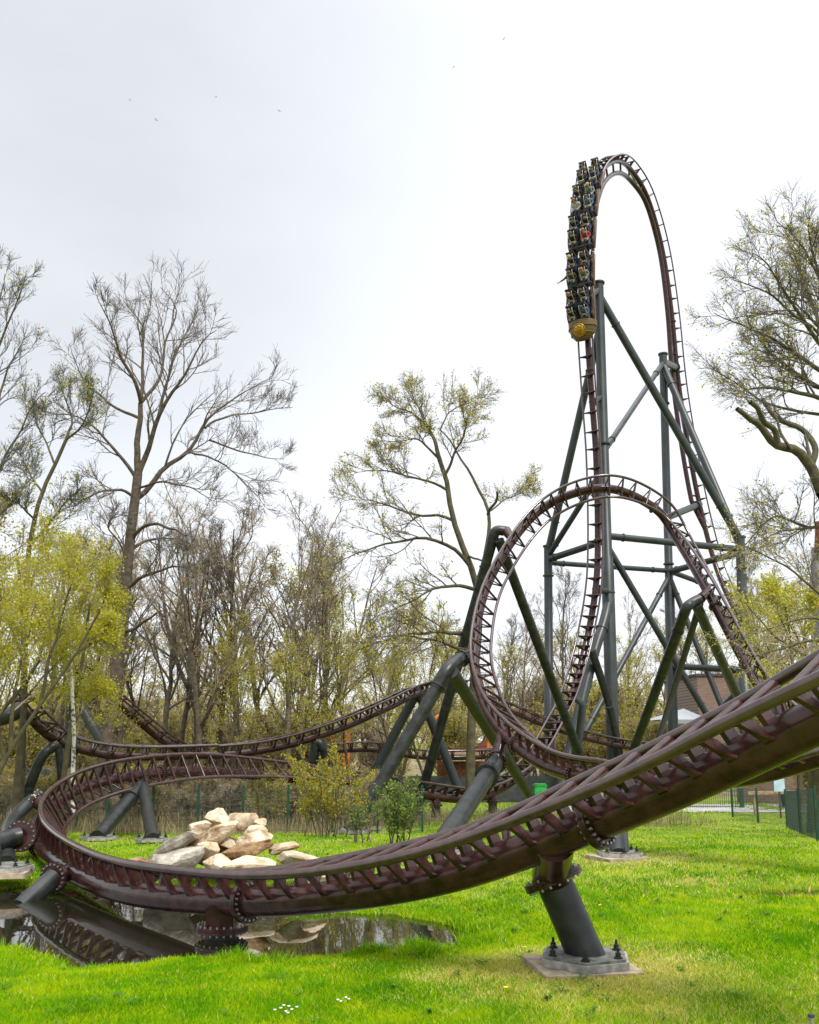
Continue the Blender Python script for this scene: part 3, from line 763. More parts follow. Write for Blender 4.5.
def skinned(name, verts, edges, radii, root, m, sub=1):
    me = bpy.data.meshes.new(name); me.from_pydata([tuple(v) for v in verts], edges, [])
    o = bpy.data.objects.new(name, me); COL.objects.link(o)
    sk = o.modifiers.new('skin', 'SKIN'); sk.use_smooth_shade = True
    for i, r in enumerate(radii):
        d = me.skin_vertices[0].data[i]; d.radius = (r, r) if not isinstance(r, tuple) else r; d.use_root = (i == root)
    ss = o.modifiers.new('sub', 'SUBSURF'); ss.levels = sub; ss.render_levels = sub
    dg = bpy.context.evaluated_depsgraph_get()
    me2 = bpy.data.meshes.new_from_object(o.evaluated_get(dg), depsgraph=dg)
    bpy.data.objects.remove(o); bpy.data.meshes.remove(me)
    me2.name = name; me2.materials.clear(); me2.materials.append(m)
    for p in me2.polygons: p.use_smooth = True
    return me2
def rider_meshes(pose):
    """seated figure, hips at the origin, facing +y"""
    if pose == 'hold':
        arm = lambda s: [(s * .27, .03, .30), (s * .17, .27, .36)]
    elif pose == 'out':
        arm = lambda s: [(s * .42, .10, .46), (s * .68, .24, .52)] if s > 0 else [(s * .27, .03, .30), (s * .17, .27, .36)]
    else:
        arm = lambda s: [(s * .30, .14, .66), (s * .27, .26, .93)]
    V = [(0, 0, .02), (0, -.06, .24), (0, -.08, .42), (0, -.06, .55), (0, -.035, .66), (0, -.03, .76), (0, -.045, .85), (0, .10, .735)]
    E = [(0, 1), (1, 2), (2, 3), (3, 4), (4, 5), (5, 6), (5, 7)]
    Rd = [.15, .135, .155, .065, .085, .105, .07, .018]
    jv = [(0, 0, .04), (0, -.06, .24), (0, -.08, .43), (0, -.065, .53)]; je = [(0, 1), (1, 2), (2, 3)]; jr = [.165, .155, .178, .085]
    tv = [(0, 0, .05), (0, .02, -.02)]; te = [(0, 1)]; tr = [.165, .15]
    hands = []
    for s in (-1, 1):
        el, ha = arm(s); n = len(V)
        d = nrm(np.array(ha) - np.array(el)); palm = np.array(ha) + d * .07
        V += [(s * .19, -.08, .46), el, ha, tuple(palm)]; E += [(2, n), (n, n + 1), (n + 1, n + 2), (n + 2, n + 3)]; Rd += [.068, .046, .032, .036]
        up = np.array((0, 0, 1.)) if abs(d[2]) < .8 else np.array((0, 1., 0)); sd_ = nrm(np.cross(d, up)); up = np.cross(sd_, d)
        for q in range(4):
            b = len(V); k = palm + sd_ * (q - 1.5) * .022 + d * .035; e = k + d * (.03 + .006 * (q in (1, 2))) - up * .03
            V += [tuple(k), tuple(e)]; E += [(n + 3, b), (b, b + 1)]; Rd += [.011, .009]
        b = len(V); k = np.array(ha) + d * .03 - s * sd_ * .05; V += [tuple(k), tuple(k + d * .035)]; E += [(n + 2, b), (b, b + 1)]; Rd += [.013, .010]
        n2 = len(V)
        V += [(s * .10, .04, 0), (s * .14, .46, .05), (s * .14, .52, -.36), (s * .145, .66, -.41)]; E += [(0, n2), (n2, n2 + 1), (n2 + 1, n2 + 2), (n2 + 2, n2 + 3)]; Rd += [.10, .065, .045, .04]
        j = len(jv); sh = (s * .20, -.08, .46); cuff = tuple(np.array(el) + (np.array(ha) - np.array(el)) * .86)
        jv += [sh, el, cuff]; je += [(2, j), (j, j + 1), (j + 1, j + 2)]; jr += [.085, .062, .048]
        j = len(tv); tv += [(s * .10, .06, .0), (s * .14, .46, .05), (s * .14, .515, -.32)]; te += [(1, j), (j, j + 1), (j + 1, j + 2)]; tr += [.115, .082, .062]
    out = dict(body=skinned('person', V, E, Rd, 0, M['skin']), jacket=skinned('jacket', jv, je, jr, 0, JK['navy']), trousers=skinned('trousers', tv, te, tr, 0, M['jeans']))
    sh = MB()
    for s in (-1, 1):
        tubes(sh, np.array([(s * .14, .49, -.40), (s * .142, .56, -.42), (s * .146, .66, -.435), (s * .147, .74, -.44)]), np.array([.05, .06, .055, .03]), 10, caps=True)
    out['shoes'] = sh.mesh('shoes', M['shoe'])
    hb = MB(); k = 16; VV = []
    for i in range(8):
        t = i / 7 * 1.75
        for q in range(k):
            a = 2 * math.pi * q / k; back = max(0, -math.sin(a))
            tt = t * (1 - .42 * max(0, math.sin(a))) * (1 + .22 * back)
            VV.append((.115 * math.sin(tt) * math.cos(a), -.045 + .128 * math.sin(tt) * math.sin(a), .775 + .130 * math.cos(tt)))
    hb.add(np.array(VV), [(i * k + q, i * k + k + q, i * k + k + (q + 1) % k, i * k + (q + 1) % k) for i in range(7) for q in range(k)])
    out['hair'] = hb.mesh('hair', HR['brown'])
    for nme, sx in (('eye', -1), ('eye_b', 1)):
        fb = MB(); cyl(fb, (sx * .038, .055, .765), (sx * .038, .078, .765), .014, 8); out[nme] = fb.mesh('eye', M['eye'])
    fb = MB(); abox(fb, -.03, .03, .06, .074, .688, .698); out['mouth'] = fb.mesh('mouth', M['eye'])
    return out
RM = {p: rider_meshes(p) for p in ('hold', 'out', 'up')}

iN = nearest(trC[1], 587, 326)
o0 = Cc[iN] + Uc[iN] * (D + RR)
train = thing('coaster_train', o0, 'dark coaster train with a golden round emblem on its nose, plunging down the high track', 'coaster train')
tinv = Matrix.Translation(train.location).inverted()
def sub(name, me, parent, mw, world=False, **k):
    """child whose matrix is given relative to the car frame"""
    o = bpy.data.objects.new(name, me); COL.objects.link(o); o.parent = parent; o.matrix_basis = mw
    return tagit(o, **k)
jackets = ['navy', 'black', 'grey', 'black', 'black', 'red', 'black', 'mustard', 'denim', 'white',  'black', 'navy', 'olive', 'denim', 'grey', 'navy', 'navy', 'black', 'grey', 'olive']
rows_txt = ['front', 'second']; cars_txt = ['first', 'second', 'third', 'fourth', 'last']
plan = [  # car, row, side(-1 left in the picture), jacket, hair, skin, pose, words
    (0, 0, -1, 'black', 'brown', 'skin', 'hold'), (0, 0, 1, 'denim', 'black', 'skin2', 'hold'), (0, 1, -1, 'black', 'ginger', 'skin', 'hold'), (0, 1, 1, 'navy', 'black', 'skin', 'hold'),
    (1, 0, -1, 'olive', 'brown', 'skin', 'out'), (1, 0, 1, 'grey', 'ginger', 'skin', 'hold'), (1, 1, -1, 'navy', 'blond', 'skin', 'hold'), (1, 1, 1, 'black', 'brown', 'skin2', 'hold'),
    (2, 0, -1, 'black', 'brown', 'skin', 'hold'), (2, 0, 1, 'red', 'ginger', 'skin', 'hold'), (2, 1, -1, 'navy', 'brown', 'skin', 'hold'), (2, 1, 1, 'black', 'black', 'skin', 'hold'),
    (3, 0, -1, 'white', 'ginger', 'skin', 'hold'), (3, 0, 1, 'denim', 'brown', 'skin', 'hold'), (3, 1, -1, 'black', 'brown', 'skin', 'hold'), (3, 1, 1, 'grey', 'blond', 'skin', 'hold'),
    (4, 0, -1, 'black', 'black', 'skin', 'hold'), (4, 0, 1, 'navy', 'brown', 'skin', 'hold'), (4, 1, -1, 'olive', 'black', 'skin', 'hold'), (4, 1, 1, 'black', 'black', 'skin2', 'hold')]
for ci in range(5):
    i = iN + int(round((1.1 + ci * 2.80) / .16))
    f, u = -Tc[i], Uc[i]; r_ = np.cross(f, u)
    cm = frame_mat(Cc[i] + u * (D + RR), r_, f, u) @ Matrix.Scale(1.12, 4)
    body = sub('car', CM['body'], train, tinv @ cm)
    I4 = Matrix.Identity(4)
    sub('wheel_assembly', CM['wheels'], body, I4)
    if ci == 0:
        sub('nose', CM['nose'], body, Matrix.Translation((0, 1.0, .12))); sub('emblem', CM['emblem'], body, Matrix.Translation((0, 1.0, .12)))
    for row, y in enumerate((.62, -.50)):
        for s in (-1, 1):
            st = Matrix.Translation((s * .42, y, .34))
            sub('seat', CM['seat'], body, st); sub('restraint', CM['restraint'], body, st)
            sx = Vector((cm @ Vector((s, 0, 0, 0))).to_3d())[0]
            side = -1 if sx < 0 else 1
            _, _, _, jk, hr, sk, pose = next(p for p in plan if p[:3] == (ci, row, side))
            pm = RM[pose]
            p = bpy.data.objects.new('person', pm['body']); COL.objects.link(p)
            mw = cm @ Matrix.Translation((s * .42, y - .02, .55)) @ Matrix.Scale(1.12, 4)
            if pose == 'out' and s < 0: mw = mw @ Matrix.Scale(-1, 4, (1, 0, 0))
            p.matrix_world = mw
            words = {'olive': 'olive', 'denim': 'denim blue', 'white': 'pale'}.get(jk, jk)
            lab = f"person in {words} top" + (" reaching out" if pose == 'out' else '') + f", {'left' if side < 0 else 'right'} seat, {rows_txt[row]} row, {cars_txt[ci]} train car"
            tagit(p, lab, 'person', 'riders strapped into the coaster train')
            p.material_slots[0].link = 'OBJECT'; p.material_slots[0].material = M[sk]
            for nme, mm in (('jacket', JK[jk]), ('trousers', M['jeans']), ('shoes', M['shoe']), ('hair', HR[hr]), ('eye', M['eye']), ('eye_b', M['eye']), ('mouth', M['eye'])):
                c = bpy.data.objects.new(nme.replace('_b', ''), pm[nme]); COL.objects.link(c); c.parent = p
                c.material_slots[0].link = 'OBJECT'; c.material_slots[0].material = mm

# ---------------------------------------------------------------- rock pile
def rock_mat():
    m = mat('sandstone', (.37, .27, .16), .85, scale=3.2, col2=(.66, .57, .43), bump=.7, bscale=16, per_obj=.18)
    t = m.node_tree; b = t.nodes['Principled BSDF']
    src = b.inputs['Base Color'].links[0].from_socket
    g = t.nodes.new('ShaderNodeNewGeometry'); n = t.nodes.new('ShaderNodeTexNoise'); n.inputs['Scale'].default_value = 4.5; n.inputs['Detail'].default_value = 8
    t.links.new(g.outputs['Position'], n.inputs['Vector'])
    r = t.nodes.new('ShaderNodeValToRGB'); r.color_ramp.elements[0].position = .52; r.color_ramp.elements[1].position = .66
    t.links.new(n.outputs['Fac'], r.inputs[0])
    mx_ = t.nodes.new('ShaderNodeMixRGB'); mx_.inputs[2].default_value = (.30, .18, .085, 1)
    t.links.new(r.outputs[0], mx_.inputs[0]); t.links.new(src, mx_.inputs[1]); t.links.new(mx_.outputs[0], b.inputs['Base Color'])
    return m
M['rock'] = rock_mat()
M['rock_grey'] = mat('grey_rock', (.22, .19, .15), .85, scale=3, col2=(.54, .49, .41), bump=.7, bscale=16)
import bmesh
def rock_mesh(seed, sx, sy, sz, m):
    rg = np.random.default_rng(seed)
    b = bmesh.new(); bmesh.ops.create_icosphere(b, subdivisions=4, radius=1)
    V = np.array([v.co[:] for v in b.verts])
    for k in range(20):
        n = nrm(rg.normal(size=3)); h = rg.uniform(.42, .80)
        V -= np.maximum(0, V @ n - h)[:, None] * n * .96
    V /= np.abs(V).max(0)
    for f_, a_ in ((2.3, .05), (5.1, .025), (11., .012)):
        ph = rg.uniform(0, 6, 3); V *= 1 + a_ * (np.sin(V[:, :1] * f_ + ph[0]) * np.sin(V[:, 1:2] * f_ * 1.1 + ph[1]) + np.sin(V[:, 2:] * f_ * 1.3 + ph[2]))
    for v, c in zip(b.verts, V * np.array([sx, sy, sz])): v.co = c
    me = bpy.data.meshes.new('rock'); b.to_mesh(me); b.free(); me.materials.append(m)
    me.polygons.foreach_set('use_smooth', np.ones(len(me.polygons), bool))
    try: me.set_sharp_from_angle(angle=R(17))
    except Exception: pass
    return me
rocks = [  # px x0, x1, y0, y1, depth offset, tilt, kind, words
    (143, 200, 827, 865, .1, -32, 'g', 'long grey boulder slanting up the left side of the rock pile'),
    (193, 241, 818, 853, .4, -28, 's', 'large blond slab tilted in the middle of the rock pile'),
    (205, 231, 808, 828, 1.2, 5, 's', 'pale rock at the very top of the pile'),
    (226, 257, 811, 833, 1.1, 8, 's', 'whitish rock at the top, right of the topmost one'),
    (188, 214, 819, 836, .9, -10, 's', 'pale cream rock on the upper left shoulder of the pile'),
    (243, 267, 824, 840, .8, -5, 's', 'pinkish rounded rock on the right shoulder of the pile'),
    (238, 276, 831, 848, .5, -10, 's', 'flat whitish rock below the pinkish one'),
    (221, 272, 841, 858, .2, -8, 'b', 'flat dark brown slab across the middle of the pile'),
    (196, 224, 842, 862, .15, 12, 's', 'small cream wedge under the large tilted slab'),
    (220, 238, 836, 852, .35, 20, 's', 'small triangular stone left of the dark brown slab'),
    (138, 206, 848, 879, -.2, -14, 'g', 'broad grey and white boulder at the front left foot of the pile'),
    (148, 178, 847, 868, .05, -20, 'b', 'brown stone between the two grey boulders on the left'),
    (206, 232, 854, 878, -.15, 15, 's', 'tan brown upright stone at the front of the pile'),
    (226, 279, 853, 878, -.2, 3, 's', 'wide cream boulder at the front right of the pile'),
    (278, 321, 846, 873, -.1, 10, 's', 'tan and white boulder set apart at the right end'),
    (268, 297, 842, 854, .4, -4, 's', 'small flat white stone between the pile and the rightmost boulder'),
    (126, 148, 856, 868, .1, 4, 'b', 'low brown stone at the far left foot of the pile'),
    (253, 268, 818, 828, 1.0, 0, 's', 'small pale stone at the back right of the top'),
    (296, 330, 868, 888, -.4, 4, 's', 'half sunken cream stone at the water edge behind the track'),
    (176, 236, 834, 866, .75, 0, 'b', 'brown stone buried in the heart of the pile'),
    (222, 262, 836, 864, .8, 0, 'b', 'earthy stone buried under the right half of the pile')]
M['rock_brown'] = mat('brown_rock', (.15, .08, .035), .9, scale=4, col2=(.34, .22, .11), bump=.7, bscale=16)
for k, (x0, x1, y0, y1, dd, tilt, kd, lab) in enumerate(rocks):
    d = 18.9 + dd; c = at((x0 + x1) / 2, (y0 + y1) / 2, d)
    sx = (x1 - x0) / 2 * d / F * 1.02; sz = (y1 - y0) / 2 * d / F
    a = R(tilt); ca = abs(math.cos(a)); sa = abs(math.sin(a))
    sz0 = max(.35 * sz, (sz - sx * sa * .75) / max(.4, ca)) if sa > .3 else sz
    sx0 = sx * (1.05 if sa < .3 else 1.12)
    me = rock_mesh(100 + k, sx0, max(.22, sx * .7), sz0, {'g': M['rock_grey'], 's': M['rock'], 'b': M['rock_brown']}[kd])
    o = bpy.data.objects.new('rock', me); COL.objects.link(o)
    o.location = c; o.rotation_euler = (R(random.uniform(-8, 8)), a, R(random.uniform(-25, 25)))
    tagit(o, lab, 'rock', 'rocks heaped inside the pond turn')

# ---------------------------------------------------------------- trees
def spawn(P, Rr, k, tr=(.2, 1.), ang=(30, 65), lf=.5, m=6, up=.15, wig=.18, rf=.55, rmin=.012, rg=RNG, lmin=.2, fade=.55):
    N, m0, _ = P.shape
    L = np.linalg.norm(np.diff(P, axis=1), axis=-1).sum(1)
    t = tr[0] + (tr[1] - tr[0]) * (np.arange(k)[None] + rg.uniform(0, 1, (N, k))) / k
    x = np.clip(t * (m0 - 1), 0, m0 - 1.001); i = x.astype(int); fr = (x - i)[..., None]
    n = np.arange(N)[:, None]
    p = P[n, i] * (1 - fr) + P[n, i + 1] * fr
    r = (Rr[n, i] * (1 - fr[..., 0]) + Rr[n, i + 1] * fr[..., 0])
    d = nrm(P[n, i + 1] - P[n, i])
    q = nrm(np.cross(d, rg.normal(size=d.shape)))
    a = np.radians(rg.uniform(*ang, size=(N, k)))[..., None]
    c = nrm(np.cos(a) * d + np.sin(a) * q + np.array([0, 0, up]))
    ln = np.maximum(lmin, L[:, None] * lf * (1 - fade * t) * rg.uniform(.6, 1.3, (N, k)))
    p = p.reshape(-1, 3); c = c.reshape(-1, 3); ln = ln.ravel(); r0 = np.maximum(rmin, np.minimum(r.ravel() * .85, r.ravel() * rf + .003))
    out = [p]
    for _ in range(m - 1):
        c = nrm(c + rg.normal(size=c.shape) * wig + np.array([0, 0, up * .35]))
        out.append(out[-1] + c * (ln / (m - 1))[:, None])
    PP = np.stack(out, 1)
    RRr = r0[:, None] * np.linspace(1, .35, m)[None]
    return PP, np.maximum(RRr, rmin * .7)
def leaves(mb, P, n, size, spread, rg=RNG, mat=0, tmin=.3, squash=.65):
    """n leaf-sized faces scattered along the polylines P"""
    N, m, _ = P.shape
    a = rg.integers(0, N, n); x = rg.uniform(tmin, 1, n) * (m - 1.001); i = x.astype(int); f_ = (x - i)[:, None]
    c = P[a, i] * (1 - f_) + P[a, i + 1] * f_ + rg.normal(size=(n, 3)) * spread
    u = nrm(rg.normal(size=(n, 3))); v = nrm(np.cross(u, rg.normal(size=(n, 3))))
    s = size * rg.uniform(.55, 1.3, (n, 1))
    V = np.stack([c - u * s, c - v * s * squash, c + u * s, c + v * s * squash], 1)
    mb.add(V, np.arange(n * 4).reshape(-1, 4), mat=mat, smooth=False)
def wiggle(P, amp, rg=RNG):
    m = P.shape[0]; n = rg.normal(size=(m, 3)) * amp
    n[0] = 0; n[1:-1] = .25 * n[:-2] + .5 * n[1:-1] + .25 * n[2:]
    return P + n

def hero(name, label, depth, limbs, r_scale=1., sec=7, ter=6, quat=4, bark='bark', twig='twig', leaf=None, nleaf=0, lsize=.05, lspread=.12, dev=3.5, lf=(.42, .42, .45), rmin=.014, up=.12, seed=1, cat='tree', stubs=False, trunc=.86):
    """tree traced limb by limb from its pixels at one depth, each limb leaning its own way in depth"""
    rg = np.random.default_rng(seed)
    PL, RL = [], []
    for k, (pts, r0, r1, *o) in enumerate(limbs):
        dd = o[0] if o else rg.uniform(-dev, dev)
        d0 = o[1] if len(o) > 1 else 0
        n = len(pts)
        P = np.array([at(x, y, depth + d0 + (dd - d0) * (j / max(1, n - 1)) ** 1.3) for j, (x, y) in enumerate(pts)])
        P = spline(P, 6)
        if k and limbs[k][2] <= .032: P = P[:max(4, int(len(P) * trunc))]
        P = resample(P, 16)
        if k: P = wiggle(P, .05 * np.linalg.norm(P[-1] - P[0]) / 6, rg)
        PL.append(P); RL.append(np.linspace(r0, r1 if (k == 0 or r1 > .032) else min(r1, .014), 16) * r_scale)
    PL, RL = np.array(PL), np.array(RL)
    root = thing(name, PL[0][0], label, cat)
    mb = MB(); tubes(mb, PL[:1], RL[:1], 14, caps=False)
    if len(PL) > 1: tubes(mb, PL[1:], RL[1:], 9)
    mb.build('trunk', M[bark], root)
    ok = [k for k in range(1, len(PL)) if stubs or limbs[k][2] <= .032] or [0]
    lp, lr = PL[ok], RL[ok]
    a, ar = spawn(lp, lr, sec, (.22, 1.), (24, 52), lf[0], 8, up, .12, .5, rmin * 1.6, rg)
    b, br_ = spawn(a, ar, ter, (.2, 1.), (20, 46), lf[1], 7, up, .13, .55, rmin * 1.2, rg, fade=.35)
    c, cr = spawn(b, br_, quat, (.25, 1.), (18, 44), lf[2] + .1, 5, up, .15, .6, rmin, rg, lmin=.4, fade=.25)
    mb = MB(); tubes(mb, a, ar, 6); tubes(mb, b, br_, 4); tubes(mb, c, cr, 3)
    cr_ = mb.build('crown', M[twig], root)
    if nleaf:
        mb = MB(); leaves(mb, c, nleaf, lsize, lspread, rg)
        mb.build('foliage', M[leaf], root)
    return root

hero('bare_tree', 'tall bare spreading tree with a thick brown trunk left of the wood', 40, [
    ([(103, 806), (106, 750), (113, 700), (121, 640), (126, 585), (130, 540), (135, 500), (138, 473)], .36, .24, 0),
    ([(138, 473), (137, 445), (140, 420), (141, 403)], .19, .13, 0),
    ([(141, 403), (137, 388), (121, 355), (110, 322), (95, 293)], .12, .03, -3), ([(141, 403), (143, 341), (137, 319), (121, 293)], .11, .03, 2),
    ([(141, 403), (161, 377), (165, 341), (176, 311), (157, 284)], .10, .03, 3), ([(137, 480), (150, 440), (161, 410), (183, 377), (205, 341), (224, 322)], .17, .03, -2),
    ([(155, 428), (165, 385), (179, 348), (198, 308)], .10, .025, 2), ([(135, 500), (141, 495), (165, 469), (190, 447), (209, 418), (238, 396), (281, 372)], .16, .03, 2),
    ([(205, 428), (225, 417), (256, 412), (300, 407)], .07, .02, 4), ([(190, 452), (220, 462), (249, 487), (262, 500)], .06, .02, -3), ([(209, 440), (240, 450), (262, 457), (289, 460)], .06, .02, 3),
    ([(136, 478), (125, 462), (106, 440), (84, 420), (62, 414), (40, 416)], .11, .025, -2), ([(139, 418), (122, 410), (104, 398), (84, 381), (66, 338)], .09, .025, 2),
    ([(134, 497), (122, 490), (106, 491), (88, 497), (73, 506)], .09, .03, -3), ([(136, 488), (160, 482), (183, 485), (200, 492), (214, 504)], .07, .02, -4),
    ([(133, 538), (144, 526), (160, 524), (175, 530), (186, 536)], .10, .04, -3), ([(131, 550), (145, 541), (160, 538), (178, 539), (196, 546)], .10, .03, 3),
    ([(127, 588), (138, 580), (155, 572), (178, 566), (200, 566)], .11, .03, -3), ([(122, 632), (134, 629), (146, 621), (157, 613)], .11, .05, -2),
    ([(128, 560), (118, 540), (108, 527), (116, 515), (124, 516)], .06, .02, -2), ([(125, 600), (116, 580), (104, 560), (96, 552)], .06, .02, 2)],
    sec=10, ter=7, quat=5, bark='bark_red', seed=4, up=.10, rmin=.009, lf=(.44, .46, .5), trunc=.96, r_scale=.85)
hero('oak_tree', 'oak with mossy limbs and sparse yellow buds behind the left of the loop', 46, [
    ([(470, 800), (471, 740), (473, 690), (478, 640), (479, 600), (472, 570), (465, 553), (452, 515), (446, 477), (440, 461)], .29, .14, 0),
    ([(440, 461), (434, 440), (427, 426), (416, 403), (408, 380)], .15, .03, 1), ([(444, 477), (455, 452), (465, 432), (463, 415), (459, 402)], .10, .03, -2),
    ([(478, 580), (486, 553), (488, 512), (472, 477), (455, 448), (437, 425)], .15, .04, 2), ([(488, 515), (490, 509), (497, 500), (497, 492)], .10, .07, -1),
    ([(470, 566), (455, 550), (433, 540), (395, 542), (357, 556), (310, 572)], .13, .03, -4),
    ([(452, 520), (440, 515), (417, 515), (386, 505), (360, 499), (335, 505)], .10, .025, 2), ([(447, 490), (430, 481), (417, 478), (382, 470), (341, 477)], .09, .025, -2),
    ([(479, 590), (460, 587), (440, 588), (405, 604), (373, 623)], .13, .03, -4), ([(478, 630), (455, 634), (433, 632), (395, 637), (357, 651), (335, 662)], .14, .03, -3),
    ([(478, 650), (455, 648), (427, 639), (395, 636), (350, 640)], .11, .03, -6), ([(437, 457), (428, 448), (417, 439), (395, 442), (370, 439)], .08, .025, -2),
    ([(425, 424), (410, 412), (395, 407), (384, 395)], .07, .02, 2), ([(440, 430), (450, 412), (470, 400), (480, 392)], .06, .02, 3), ([(488, 512), (505, 500), (520, 492), (534, 482)], .06, .02, 3),
    ([(466, 555), (480, 560), (486, 562)], .07, .05, -2)],
    sec=14, ter=8, quat=5, bark='bark_moss', leaf='leaf_oak', nleaf=7500, lsize=.06, lspread=.12, seed=8, up=.06, rmin=.009, lf=(.42, .44, .5), trunc=.95, r_scale=.85)
hero('lopped_tree', 'large tree with sawn off limbs leaning in from the right edge', 27, [
    ([(813, 842), (815, 780), (824, 700), (834, 620), (838, 560), (830, 510), (822, 492)], .25, .20, 1, 8.5),
    ([(822, 492), (811, 467), (797, 451), (776, 444), (759, 424), (750, 420), (736, 407)], .19, .075, 0, 1), ([(778, 444), (774, 430), (764, 421), (758, 409), (750, 401)], .10, .07, -1, .3), ([(792, 450), (782, 436), (776, 418), (770, 410)], .05, .035, 1, .5),
    ([(811, 467), (815, 446), (801, 429), (776, 418), (762, 400)], .11, .07, 2, 1), ([(822, 492), (840, 440), (848, 380), (850, 320)], .22, .12, 2, 1)],
    sec=2, ter=4, quat=3, bark='bark_moss', seed=12, lf=(.3, .4, .4), rmin=.007, stubs=True)
hero('budding_tree', 'spreading tree with fine bare branches and yellow buds reaching in at the upper right', 30, [
    ([(858, 800), (856, 640), (852, 520), (848, 430), (845, 330)], .3, .16, 0),
    ([(848, 410), (819, 399), (794, 392), (762, 387), (734, 394), (697, 395)], .10, .02, -2), ([(848, 390), (819, 369), (776, 341), (730, 320), (686, 298)], .10, .02, 2),
    ([(847, 370), (819, 341), (794, 306), (766, 263), (714, 240)], .10, .02, -3), ([(846, 350), (819, 323), (801, 270), (776, 221)], .10, .02, 2), ([(845, 330), (825, 288), (812, 245), (804, 205)], .1, .02, -2),
    ([(847, 400), (815, 385), (790, 368), (765, 352), (724, 352)], .07, .02, 3), ([(847, 380), (830, 330), (815, 290), (786, 240)], .07, .02, 4), ([(845, 340), (838, 290), (835, 240), (838, 200)], .08, .02, 0),
    ([(852, 520), (811, 527), (776, 517), (752, 538), (735, 552)], .07, .015, -3), ([(811, 527), (785, 531), (765, 540), (758, 560)], .045, .012, -4, -1), ([(852, 540), (824, 600), (806, 560), (790, 500)], .04, .012, 2), ([(848, 420), (810, 412), (770, 405), (720, 372), (700, 362)], .07, .02, 1), ([(847, 360), (805, 322), (760, 290), (705, 275)], .07, .02, -2), ([(847, 395), (800, 378), (765, 345), (735, 300)], .07, .02, 4), ([(846, 340), (815, 270), (790, 230), (760, 228)], .06, .02, -4)],
    sec=13, ter=8, quat=5, bark='bark_moss', leaf='leaf_oak', nleaf=4200, lsize=.05, lspread=.10, seed=21, up=.05, rmin=.0065, lf=(.40, .45, .5))
hero('grey_tree', 'tall grey twiggy tree cut by the left edge of the picture', 38, [
    ([(-34, 805), (-30, 650), (-26, 540), (-22, 440)], .3, .15, 0), ([(-22, 440), (-15, 380), (-8, 330), (4, 290), (14, 240)], .12, .02, -1), ([(-24, 480), (-8, 420), (8, 370), (24, 340), (38, 320)], .10, .02, 2),
    ([(-25, 520), (0, 470), (20, 430), (40, 395), (50, 390)], .09, .02, -2), ([(-22, 440), (-25, 340), (-15, 270), (-6, 232)], .10, .02, 2), ([(-26, 540), (5, 510), (30, 480), (48, 470)], .08, .02, 3), ([(-20, 400), (0, 340), (20, 290), (30, 262)], .08, .02, -3)],
    sec=9, ter=7, quat=5, bark='bark', twig='twig_blue', leaf='leaf_olive', nleaf=500, lsize=.06, seed=31, up=.14, rmin=.009, lf=(.36, .42, .5))
hero('slender_tree', 'slender leaning tree with thin grey branches left of the tall bare tree', 37, [
    ([(20, 800), (24, 680), (26, 600), (29, 550), (40, 498), (55, 465), (66, 440)], .16, .07, 0), ([(66, 440), (72, 420), (64, 395), (60, 372)], .06, .02, 1), ([(29, 550), (50, 522), (73, 495), (90, 485)], .06, .02, -2),
    ([(55, 465), (45, 440), (36, 420), (32, 400)], .05, .015, 2), ([(66, 440), (82, 425), (92, 400), (98, 385)], .05, .015, -2), ([(42, 492), (28, 470), (20, 450)], .05, .015, 2), ([(35, 520), (20, 505), (5, 498)], .05, .015, -2)],
    sec=11, ter=7, quat=5, bark='bark_moss', twig='twig_blue', leaf='leaf_olive', nleaf=1500, lsize=.06, seed=37, up=.12, rmin=.009, lf=(.5, .45, .5))
hero('birch_tree', 'thin white birch stem in front of the dipping track on the left', 33, [
    ([(73, 816), (73, 770), (74, 735), (72, 690), (70, 640), (66, 590)], .085, .045, 0), ([(72, 690), (60, 660), (50, 640)], .03, .012, 1), ([(70, 640), (82, 612), (90, 590)], .03, .012, -1), ([(67, 600), (64, 570), (68, 540)], .03, .012, 0)],
    sec=7, ter=5, quat=3, bark='birch', twig='twig_brown', leaf='leaf_willow', nleaf=1800, lsize=.05, lspread=.12, seed=41, rmin=.008)
